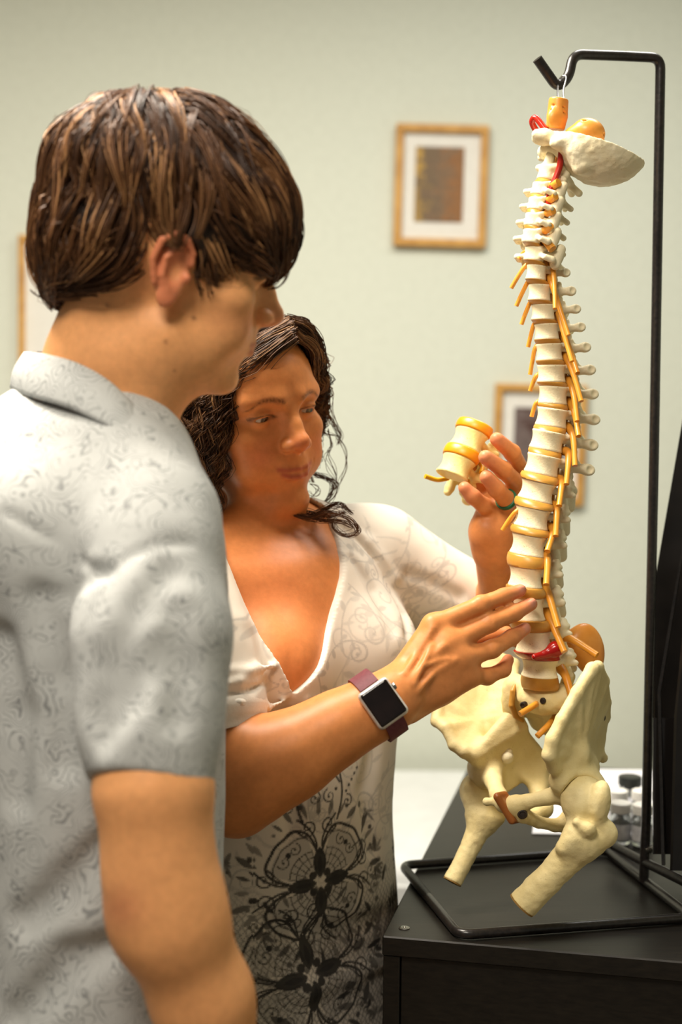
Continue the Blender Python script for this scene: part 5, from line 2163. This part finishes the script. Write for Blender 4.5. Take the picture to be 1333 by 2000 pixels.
def medallion(cu, cz, R0, turn):
    """a flower of four lace petals with scroll surround"""
    for p in range(4):
        a0 = turn + p * math.pi / 2
        d, n_ = np.array([math.cos(a0), math.sin(a0)]), np.array([-math.sin(a0), math.cos(a0)])
        for k_, w_ in ((1.0, 0.0017), (0.88, 0.0007)):
            out = []
            for t in np.linspace(-1, 1, 60):
                x_ = R0 * (0.10 + 0.92 * (1 - abs(t) ** 3.0)) * k_ + R0 * 0.05 * math.exp(-(t / 0.16) ** 2)
                y_ = R0 * 0.62 * k_ * math.sin(t * math.pi / 2) * (0.25 + 0.75 * (1 - abs(t) ** 4))
                out.append(np.array([cu, cz]) + d * x_ + n_ * y_)
            stroke(black, out, w_)
        for q_ in np.arange(0.28, 0.98, 0.035):
            stroke(grey, [np.array([cu, cz]) + d * R0 * q_ * math.cos(t) + n_ * R0 * q_ * 0.8 * math.sin(t) for t in np.linspace(-0.6, 0.6, 14)], 0.0014, None, 0.75)
        for q_ in (0.35, 0.5, 0.62):
            stroke(black, [np.array([cu, cz]) + d * R0 * q_ * math.cos(t) + n_ * R0 * q_ * 0.8 * math.sin(t) for t in np.linspace(-0.62, 0.62, 24)], 0.0006)
        for t in np.linspace(-0.55, 0.55, 6):
            stroke(black, [np.array([cu, cz]) + d * R0 * 0.32 * math.cos(t) + n_ * R0 * 0.3 * math.sin(t), np.array([cu, cz]) + d * R0 * 0.62 * math.cos(t) + n_ * R0 * 0.6 * math.sin(t)], 0.0006)
        c_ = np.array([cu, cz]) + d * R0 * 0.78
        for s_ in (-1, 1):
            curlp(black, *(c_ + n_ * s_ * R0 * 0.13), a0 + s_ * 1.2, R0 * 0.12, 1.1, 0.0008, s_)
        stamp(black, *(c_ + d * R0 * 0.02), R0 * 0.05)
        stamp(black, *(np.array([cu, cz]) + d * R0 * 0.2), R0 * 0.075)
        a1 = a0 + math.pi / 4
        d1 = np.array([math.cos(a1), math.sin(a1)])
        n1 = np.array([-math.sin(a1), math.cos(a1)])
        leafp(black, *(np.array([cu, cz]) + d1 * R0 * 0.10), a1, R0 * 0.5, R0 * 0.13)
        leafp(grey, *(np.array([cu, cz]) + d1 * R0 * 0.16), a1, R0 * 0.3, R0 * 0.05)
        for s_ in (-1, 1):
            curlp(black, *(np.array([cu, cz]) + d1 * R0 * 0.98 + n1 * s_ * R0 * 0.20), a1 + s_ * 2.0, R0 * 0.17, 1.3, 0.0012, s_)
            stroke(black, [np.array([cu, cz]) + d1 * R0 * (0.62 + 0.5 * t) + n1 * s_ * R0 * (0.05 + 0.30 * t * t) for t in np.linspace(0, 1, 12)], 0.0013)
        for s_ in np.linspace(-0.7, 0.7, 7):
            leafp(black, *(np.array([cu, cz]) + R0 * 1.15 * np.array([math.cos(a1 + s_ * 0.8), math.sin(a1 + s_ * 0.8)])), a1 + s_ * 1.3, R0 * rp.uniform(0.2, 0.42), R0 * rp.uniform(0.03, 0.06), rp.uniform(0.6, 1))
            stamp(black, *(np.array([cu, cz]) + R0 * rp.uniform(1.2, 1.6) * np.array([math.cos(a1 + s_), math.sin(a1 + s_)])), R0 * rp.uniform(0.03, 0.055), rp.uniform(0.6, 1))


def cloth_uv(px, py, Y):
    w = at(px, py, Y)
    return (w - C3) @ RT3, w[2]


m1 = cloth_uv(625, 1722, 1.555)
m2 = cloth_uv(600, 1900, 1.550)
MR = 0.066
medallion(*m1, MR, math.radians(42))
medallion(*m2, MR * 1.1, math.radians(38))
# crown-like ornament above the upper flower
cu, cz2 = m1[0], m1[1] + MR * 1.22
for s_ in (-1, 1):
    stroke(black, [(cu + s_ * (0.022 + 0.006 * math.sin(t * 3)), cz2 + 0.055 * t - 0.012) for t in np.linspace(0, 1, 20)], 0.0014)
    stroke(black, [(cu + s_ * 0.024 * (1 - t), cz2 + 0.030 + 0.018 * t * (2 - t)) for t in np.linspace(0, 1, 20)], 0.0013)
    curlp(black, cu + s_ * 0.010, cz2 + 0.016, 1.2, 0.009, 1.3, 0.0009, s_)
    curlp(black, cu + s_ * 0.036, cz2 + 0.006, 1.5, 0.008, 1.2, 0.0010, -s_)
    for k_ in range(5):
        stamp(black, cu + s_ * (0.034 + 0.004 * k_), cz2 + 0.018 + 0.006 * k_, 0.0018)
stamp(black, cu, cz2 + 0.052, 0.0030)
stamp(black, cu, cz2 + 0.030, 0.0022)
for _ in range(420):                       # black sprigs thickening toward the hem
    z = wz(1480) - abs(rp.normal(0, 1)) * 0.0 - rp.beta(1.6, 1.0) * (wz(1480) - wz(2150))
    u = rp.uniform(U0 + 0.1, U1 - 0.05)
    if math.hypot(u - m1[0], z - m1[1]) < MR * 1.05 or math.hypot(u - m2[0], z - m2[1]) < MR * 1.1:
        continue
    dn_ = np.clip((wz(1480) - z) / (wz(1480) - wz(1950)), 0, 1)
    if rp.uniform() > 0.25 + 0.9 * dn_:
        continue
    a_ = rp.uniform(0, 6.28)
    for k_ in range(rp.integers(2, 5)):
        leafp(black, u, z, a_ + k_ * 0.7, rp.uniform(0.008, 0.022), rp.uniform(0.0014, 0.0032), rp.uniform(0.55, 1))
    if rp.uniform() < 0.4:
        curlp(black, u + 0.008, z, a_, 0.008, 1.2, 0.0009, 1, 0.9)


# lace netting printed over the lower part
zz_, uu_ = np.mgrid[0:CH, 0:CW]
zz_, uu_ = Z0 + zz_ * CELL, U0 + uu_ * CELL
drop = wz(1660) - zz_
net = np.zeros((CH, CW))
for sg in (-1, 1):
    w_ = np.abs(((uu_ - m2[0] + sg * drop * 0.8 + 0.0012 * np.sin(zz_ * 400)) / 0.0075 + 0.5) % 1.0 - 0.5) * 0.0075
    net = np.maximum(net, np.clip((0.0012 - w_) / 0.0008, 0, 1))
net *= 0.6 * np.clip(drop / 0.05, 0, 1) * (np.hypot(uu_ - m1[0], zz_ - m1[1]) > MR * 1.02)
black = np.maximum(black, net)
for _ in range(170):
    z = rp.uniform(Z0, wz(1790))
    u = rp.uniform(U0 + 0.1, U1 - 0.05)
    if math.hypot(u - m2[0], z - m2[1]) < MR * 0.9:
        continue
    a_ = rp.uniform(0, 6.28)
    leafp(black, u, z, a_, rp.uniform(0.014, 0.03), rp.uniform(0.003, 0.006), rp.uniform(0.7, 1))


def sample(cv, u, z):
    x, y = np.clip((u - U0) / CELL - 0.0, 0, CW - 2), np.clip((z - Z0) / CELL, 0, CH - 2)
    i, j = y.astype(int), x.astype(int)
    fy, fx = y - i, x - j
    return cv[i, j] * (1 - fy) * (1 - fx) + cv[i + 1, j] * fy * (1 - fx) + cv[i, j + 1] * (1 - fy) * fx + cv[i + 1, j + 1] * fy * fx


# arc-length side coordinate so that the print is not stretched at the flank
d = V - C3
s_c, t_c = d @ RT3, d @ FW3
ang = np.arctan2(s_c / 0.142, np.maximum(t_c, -0.02) / 0.105 + 1e-6)
u_c = np.where(np.abs(s_c) < 0.10, s_c, np.sign(s_c) * (0.10 + (np.abs(ang) - math.asin(0.704)) * 0.125))
u_c = np.where(t_c < -0.02, s_c * 1.4, u_c)
# the sleeves take the print along their own axis
def sleeve_uv(S0, dd):
    r_ = V - S0
    t = r_ @ dd
    return t, np.linalg.norm(r_ - t[:, None] * dd, axis=1)


tl, rl = sleeve_uv(LS, ld)
on_l = (rl < 0.075) & (tl > 0.0)
u_c = np.where(on_l, (V - LS) @ np.array([ld[0], ld[1], ld[2]]) - 0.36, u_c)
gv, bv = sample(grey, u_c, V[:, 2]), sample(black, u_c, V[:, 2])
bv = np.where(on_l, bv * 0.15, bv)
back = sst(t_c, -0.06, 0.0)
base_c = np.array(lin(224, 216, 202))
C = np.tile(base_c, (len(V), 1))
C = C * (1 - 0.62 * gv[:, None]) + np.array(lin(150, 148, 144)) * 0.62 * gv[:, None]
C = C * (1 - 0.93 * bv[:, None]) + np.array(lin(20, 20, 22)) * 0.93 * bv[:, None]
m = Mat('printed_jersey', (220, 214, 204), 0.85, 0, 0.2)
m.base_from(m.vcol(), 'Color')
wv = m.noise(1500, 2, 0.5)
m.bump(wv, 'Fac', 0.2, 0.0004)
M['blouse'] = m.m
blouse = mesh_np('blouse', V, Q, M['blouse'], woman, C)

# hem band along the V neck, cuffs of the sleeves
M['cream_cotton'] = speckle('cream_cotton', (232, 226, 214), (224, 216, 202), 400, 0.85, 0.2)


def cuff(c, dd, r0, r1, L):
    q = np.array(Vector(dd).to_track_quat('Z', 'Y').to_matrix())
    MB().lathe(c, [(r0 * 0.95, 0.001), (r0, -L * 0.5), (r0 * 1.03, 0), (r1 * 1.03, L * 0.4), (r1 * 1.02, L * 0.85), (r1, L), (r1 * 0.965, L), (r1 * 0.96, L * 0.5), (r0 * 0.95, 0.001)], 48, q).build('cuff', M['cream_cotton'], blouse, True, 60)


cuff(cuff_r - ad * 0.002, ad, 0.0555, 0.0500, 0.020)
cuff(lc - ld * 0.002, ld, 0.0540, 0.0490, 0.020)
legs(woman, C3[0] - 0.01, 1.66, 0.80, wfw, M['denim'], M['shoe'])
tag(woman, 'person with curly hair in a white printed V-neck blouse pointing at the spine model', 'person')

# ---------------------------------------------------------------- curly hair
wf = Field()
add_head(wf, wO, wR, WS)
wf.frame()
wf.chain([at(470, 900, 1.69), at(492, 1000, 1.68), at(515, 1075, 1.665)], [0.050, 0.049, 0.056], 0.03)
trunk(wf, GR)
cap_ = Field()
cap_.frame(wO, wR, 0.001 * WS)
cap_.ell((0, -14, 46), (84, 103, 92))
cap_.box((0, 88, 20), (72, 66, 84), 40, 14, 's')
cap_.box((0, 70, -40), (110, 62, 60), 20, 10, 's')
cap_.box((0, 0, -90), (140, 140, 60), 10, 10, 's')
Vh, Qh = cap_.mesh(0.003)
wh = mesh_np('hair', Vh, Qh, M['hair'], woman, np.tile(np.array(lin(34, 22, 15)), (len(Vh), 1)))
rw = np.random.default_rng(23)
NL, NP = 50, 32
locks = []
lens = []
# roots along the parting and over the crown; head coordinates in mm
roots = []
for i in range(NL):
    side = 1 if rw.uniform() < 0.70 else -1
    y_ = rw.uniform(-95, -10)
    lat = abs(rw.normal(0, 1)) * 30 + 4
    lat = min(lat, 62)
    roots.append((side * lat, y_, side))
pos = []
sides = np.array([r[2] for r in roots], float)
for (x_, y_, s_) in roots:
    rr = 1 - (x_ / 84) ** 2 - ((y_ + 14) / 103) ** 2
    pos.append((x_, y_, 46 + 90 * math.sqrt(max(rr, 0.02))))
pos = wO + (np.array(pos) * 0.001 * WS) @ wR.T
offs = np.where(sides > 0, rw.uniform(0.005, 0.022, NL), rw.uniform(0.004, 0.010, NL))
ytar = rw.uniform(-50, 40, NL)
step = rw.uniform(0.0058, 0.0078, NL)
rtv, fwv, upv = wR[:, 0], wR[:, 1], wR[:, 2]
path = [pos]
vel = sides[:, None] * rtv * 1.0 + rw.normal(0, 0.2, (NL, 3)) - 0.2 * fwv
for i in range(NP - 1):
    t = i / NP
    q = head_local(pos, wO, wR, WS)
    front = sst(q[:, 1], 30, 75)[:, None]
    above = sst(q[:, 2], 20, 70)[:, None]
    rs_ = (sides > 0)[:, None]
    drift = np.where(rs_, np.clip((ytar[:, None] - q[:, 1:2]) / 40, -0.8, 0.8), np.clip((-35 - q[:, 1:2]) / 25, -1.3, 0.3))
    want = sides[:, None] * rtv * (0.9 * above + np.where(rs_, 0.06, -0.25)) + np.array([0, 0, -1.0]) * (1.15 - 0.5 * above) + fwv * drift * (0.35 + 0.5 * (1 - above))
    vel = vel * 0.55 + 0.45 * want
    d = vel / (np.linalg.norm(vel, axis=1)[:, None] + 1e-6)
    new = pos + d * step[:, None]
    for _ in range(2):
        e = wf(new)
        g = wf.grad(new)
        push = np.clip(offs + 0.012 * t - e, 0, 0.02)
        new = new + g * push[:, None]
    # keep clear of the face
    q = head_local(new, wO, wR, WS)
    inface = (q[:, 1] > 40) & (np.abs(q[:, 0]) < 66) & (q[:, 2] < 58)
    new = new - inface[:, None] * (fwv * 0.0035) + (inface * np.sign(q[:, 0]))[:, None] * rtv * 0.0030
    path.append(new)
    pos = new
path = np.stack(path, 1)                     # locks (NL, NP, 3)
LEFT = [[(574, 662, 1.600), (537, 690, 1.586), (499, 718, 1.582), (468, 750, 1.580), (447, 790, 1.578), (438, 840, 1.578), (433, 890, 1.582), (424, 940, 1.585), (412, 990, 1.590), (404, 1035, 1.595)],
        [(562, 640, 1.612), (512, 668, 1.595), (464, 700, 1.588), (430, 742, 1.580), (406, 795, 1.575), (394, 850, 1.572), (386, 905, 1.572), (378, 960, 1.575), (372, 1010, 1.580), (368, 1050, 1.585)],
        [(548, 626, 1.632), (492, 646, 1.612), (437, 682, 1.600), (394, 732, 1.588), (362, 790, 1.580), (346, 850, 1.576), (336, 905, 1.576), (330, 960, 1.578), (328, 1000, 1.580), (330, 1040, 1.585)],
        [(532, 618, 1.655), (472, 632, 1.635), (407, 668, 1.622), (356, 722, 1.610), (320, 785, 1.600), (306, 840, 1.598), (298, 900, 1.598), (296, 950, 1.600), (298, 990, 1.600), (300, 1020, 1.605)]]
RIGHT = [[(580, 656, 1.604), (597, 668, 1.615), (610, 690, 1.632), (617, 716, 1.650), (621, 745, 1.668), (624, 780, 1.685), (622, 820, 1.70), (618, 860, 1.71), (612, 900, 1.715), (606, 940, 1.72)],
         [(572, 636, 1.625), (598, 646, 1.640), (615, 668, 1.655), (622, 700, 1.670), (624, 740, 1.690), (622, 780, 1.705), (616, 820, 1.72), (608, 860, 1.73), (600, 900, 1.735), (594, 940, 1.74)],
         [(556, 622, 1.65), (582, 628, 1.665), (602, 648, 1.685), (612, 682, 1.70), (612, 730, 1.72), (606, 780, 1.735), (598, 820, 1.745), (590, 860, 1.75), (582, 900, 1.755), (576, 940, 1.76)]]


def family(K, n):
    W3 = np.array([[at(*p) for p in g] for g in K])
    out = []
    for _ in range(n):
        s_ = rw.uniform(0, len(K) - 1.001)
        i, fr = int(s_), s_ - int(s_)
        G = W3[i] * (1 - fr) + W3[i + 1] * fr + rw.normal(0, 0.0022, (1, 3)) + np.array([0, rw.uniform(-0.004, 0.010), 0])
        G = spline(G + rw.normal(0, 0.0020, G.shape), 60)
        L = np.concatenate([[0], np.cumsum(np.linalg.norm(np.diff(G, axis=0), axis=1))])
        out.append(np.stack([np.interp(np.linspace(0, L[-1], NP), L, G[:, k]) for k in range(3)], 1))
    return np.array(out)


path = np.concatenate([path, family(LEFT, 150), family(RIGHT, 40)])
NL = len(path)
PER = 16
tt = np.linspace(0, 1, NP)
allp, allr, allc = [], [], []
hc0, hc1, hc2 = np.array(lin(42, 27, 17)), np.array(lin(94, 62, 38)), np.array(lin(188, 142, 92))
for l in range(NL):
    P = path[l]
    T = np.gradient(P, axis=0)
    T /= np.linalg.norm(T, axis=1)[:, None] + 1e-9
    U = np.cross(T, [0.2, 0.9, 0.3])
    U /= np.linalg.norm(U, axis=1)[:, None] + 1e-9
    W = np.cross(T, U)
    ln = np.concatenate([[0], np.cumsum(np.linalg.norm(np.diff(P, axis=0), axis=1))])
    wl = rw.uniform(0.030, 0.046)
    amp = rw.uniform(0.0045, 0.0080)
    ph = rw.uniform(0, 6.28)
    cut = rw.uniform(0.80, 1.0)
    A = amp * sst(tt, 0.12, 0.5)
    th = ph + 2 * math.pi * ln / wl * rw.choice([-1, 1])
    core = P + (A * np.cos(th))[:, None] * U + (A * np.sin(th))[:, None] * W
    bright = rw.uniform(0, 1)
    for _ in range(PER):
        o = rw.normal(0, 0.0030, 2) * (1 - 0.0)
        dph = rw.normal(0, 0.28)
        taper = (0.45 + 0.75 * np.sin(np.pi * np.clip(tt * 0.85 + 0.15, 0, 1)))
        q = P + (A * np.cos(th + dph) + o[0] * taper)[:, None] * U + (A * np.sin(th + dph) + o[1] * taper)[:, None] * W
        tc_ = tt * cut
        q = np.stack([np.interp(tc_, tt, q[:, i]) for i in range(3)], 1)
        allp.append(q)
        allr.append(0.00058 * rw.uniform(0.6, 1.25) * (1 - 0.6 * tt ** 3))
        b_ = np.clip(bright * 0.6 + rw.normal(0.1, 0.18), 0, 1)
        allc.append(hc0 + (hc1 - hc0) * min(b_ * 1.5, 1) + (hc2 - hc1) * max(0, b_ - 0.62) * 1.6)
st = strands(np.array(allp), np.array(allr), np.array(allc), 'hair_strands', M['hair'], wh)
tag(st, kind='stuff')
# loose curls on the far side of the face and over the shoulder
LOOSE = [([(612, 640), (632, 690), (640, 706), (628, 728), (622, 745)], 1.715, 9), ([(606, 700), (622, 735), (640, 768), (640, 800), (652, 826), (664, 850), (660, 868)], 1.70, 18),
         ([(618, 760), (624, 800), (618, 826), (632, 846), (662, 852)], 1.70, 8), ([(660, 852), (672, 880), (676, 915), (664, 940), (655, 945)], 1.71, 4),
         ([(640, 840), (646, 868), (638, 890), (648, 915), (656, 935), (652, 955)], 1.71, 6), ([(612, 925), (640, 935), (654, 946), (644, 975), (628, 990)], 1.70, 20),
         ([(606, 945), (622, 955), (612, 968), (600, 960)], 1.69, 5), ([(560, 1000), (600, 1012), (640, 1000), (680, 1012), (700, 1035), (680, 1046), (655, 1035), (650, 1015)], 1.62, 18),
         
         ([(562, 998), (610, 1006), (660, 985), (690, 1003)], 1.645, 22), ([(572, 1004), (625, 1016), (665, 1018), (690, 1030)], 1.63, 18), ([(560, 1004), (600, 1000), (640, 1010), (676, 1000)], 1.64, 16)]
lp, lr, lc_ = [], [], []
for pts, Y_, n_ in LOOSE:
    G = spline([at(x, y, Y_ + 0.006 * math.sin(i * 1.7)) for i, (x, y) in enumerate(pts)], 48)
    G = np.stack([np.interp(np.linspace(0, 1, NP), np.linspace(0, 1, len(G)), G[:, i]) for i in range(3)], 1)
    for _ in range(n_):
        o = rw.normal(0, 0.0018, 3)
        lp.append(G + o * (0.4 + 0.8 * np.sin(np.pi * tt))[:, None] + 0.0016 * np.sin(tt * 9 + rw.uniform(0, 6))[:, None] * rw.normal(0, 1, 3))
        lr.append(0.00040 * (1 - 0.5 * tt ** 3))
        lc_.append(hc0 + (hc1 - hc0) * rw.uniform(0.5, 1.3))
tag(strands(np.array(lp), np.array(lr), np.array(lc_), 'loose_curls', M['hair'], wh), kind='stuff')

# ---------------------------------------------------------------- wrist watch
fa = (at(782, 1352, 1.445) - RW)
fa /= np.linalg.norm(fa)                        # along the forearm
nr = np.array([-0.18, -0.93, 0.10])
nr = nr - fa * (nr @ fa)
nr /= np.linalg.norm(nr)
sa = np.cross(nr, fa)
sa /= np.linalg.norm(sa)
wristf = Field()
wristf.ops = [o for o in f.ops if np.linalg.norm(o[1] - RW) < o[2] + 0.05]


def out_from(c, dv, r0=0.015):
    """distance from c along dv to the skin"""
    t = r0
    for _ in range(60):
        v = float(wristf((c + dv * t)[None])[0])
        if v > 0:
            break
        t += max(-v * 0.8, 0.0004)
    return t


wcen = at(741, 1381, RW[1])
tq = np.linspace(0, 1, 40)
wcen = RW + fa * ((wcen - RW) @ fa)
wc = wcen + nr * (out_from(wcen, nr) + 0.0040)
wR_ = np.stack([fa, sa, nr], 1)
watch = empty('wristwatch', wc)
g = Field()
g.frame(wc, wR_, 0.001)
g.box((0, 0, 1), (18.0, 21.5, 5.2), 4.8)
V, Q = g.mesh(0.0010)
mesh_np('case', V, Q, M['aluminium'], watch)
g = Field()
g.frame(wc, wR_, 0.001)
g.box((0, 0, 4.0), (16.0, 19.5, 3.0), 2.6)
V, Q = g.mesh(0.0010)
m = Mat('watch_glass', (18, 12, 11), 0.12, 0, 0.5)
nn = m.noise(60, 2)
m.base_from(m.ramp(nn, 'Fac', [(0.3, lin(16, 10, 9)), (0.7, lin(26, 17, 15))]), 'Color')
mesh_np('screen', V, Q, m.m, watch)
MB().lathe(wc + wR_ @ np.array([0.0178, 0.0080, 0.0012]), [(0, 0), (0.0036, 0), (0.0038, 0.0006), (0.0038, 0.0022), (0.0032, 0.0028), (0, 0.0028)], 24, np.stack([nr, sa, fa], 1) @ np.diag([1, -1, 1])).build('crown', M['steel'], watch)
M['band'] = speckle('mauve_band', (112, 54, 62), (96, 44, 52), 300, 0.6, 0.2)
for nm, a0, a1 in (('band_upper', 36, 186), ('band_lower', -36, -186)):
    V, F = [], []
    aa = np.radians(np.linspace(a0, a1, 40))
    for a in aa:
        dirv = nr * math.cos(a) + sa * math.sin(a)
        tng = -nr * math.sin(a) + sa * math.cos(a)
        rs_b = max(out_from(wcen - fa * 0.0100, dirv), out_from(wcen + fa * 0.0100, dirv), out_from(wcen, dirv)) + 0.0004
        for (w_, o_) in ((-0.0108, 0.0), (-0.0108, 0.0022), (0.0108, 0.0022), (0.0108, 0.0)):
            V.append(wcen + dirv * (rs_b + o_) + fa * w_)
    for i in range(39):
        for j in range(4):
            k_ = (j + 1) % 4
            F.append([i * 4 + j, i * 4 + k_, i * 4 + 4 + k_, i * 4 + 4 + j])
    F += [[0, 1, 2, 3], [39 * 4 + 3, 39 * 4 + 2, 39 * 4 + 1, 39 * 4]]
    MB().add(V, F).build(nm, M['band'], watch, True, 40)
tag(watch, 'square silver smartwatch with mauve band on the pointing wrist', 'watch')

# ---------------------------------------------------------------- green ring on the hand that holds the bones
P, r = LF[2]
rd = (P[2] - P[1]) / np.linalg.norm(P[2] - P[1])
rc = P[1] + (P[2] - P[1]) * 0.02
q = np.array(Vector(rd).to_track_quat('Z', 'Y').to_matrix())
ri = 0.0108
ring = MB().lathe(rc, [(ri, -0.0028), (ri + 0.0018, -0.0024), (ri + 0.0022, 0), (ri + 0.0018, 0.0024), (ri, 0.0028), (ri, -0.0028)], 40, q).build('finger_ring', speckle('green_silicone', (18, 104, 66), (12, 84, 52), 60, 0.4, 0.02), None)
tag(ring, 'green ring on the ring finger of the hand holding two vertebrae', 'ring')

# ---------------------------------------------------------------- the two vertebrae in her hand
M['bone_held'] = bone_mat('held_bone_plastic', (244, 230, 160), (236, 216, 130))
M['disc_held'] = plastic('held_disc_rubber', (240, 160, 20), (228, 138, 12))
hc = at(903, 888, 1.625)
held = empty('vertebra_pair', hc)
HR = rot('Y', 26) @ rot('X', -17) @ rot('Z', -32)
k_ = 1.0
hs2 = 1.62 / FPX


def held_pt(x, y, z):
    return hc + HR @ np.array([x, y, z])


for zc in (0.0175, -0.0175):
    me = ME_L.copy()
    me.materials[0] = M['bone_held']
    mw = Matrix.Translation(Vector(held_pt(0, 0, zc))) @ Matrix(HR.tolist()).to_4x4() @ Matrix.Diagonal((0.97, 0.97, 0.88, 1))
    place(me, 'vertebra', mw, held)
for z0, z1 in ((0.0060, -0.0060), (0.0400, 0.0290)):
    disc_mesh(held_pt(0, 0, z0), held_pt(0, 0, z1), HR, HR, 0.0218, 0.0168, 0.05).build('disc', M['disc_held'], held, True, 80)
for P in ([(0.012, 0.018, -0.022), (0.018, 0.014, -0.034), (0.026, 0.004, -0.040)], [(-0.012, 0.018, -0.026), (-0.019, 0.008, -0.035), (-0.029, -0.004, -0.039)], [(0.013, 0.019, 0.004), (0.022, 0.016, -0.002), (0.026, 0.012, -0.010)]):
    MB().tube(spline([held_pt(*p) for p in P], 12), 0.0028, 12).build('nerve', plastic('yellow_nerve', (232, 176, 20), (214, 156, 12)) if 'yellow_nerve' not in bpy.data.materials else bpy.data.materials['yellow_nerve'], held)
tag(held, 'pair of plastic vertebrae with orange discs held up in the hand', 'model')
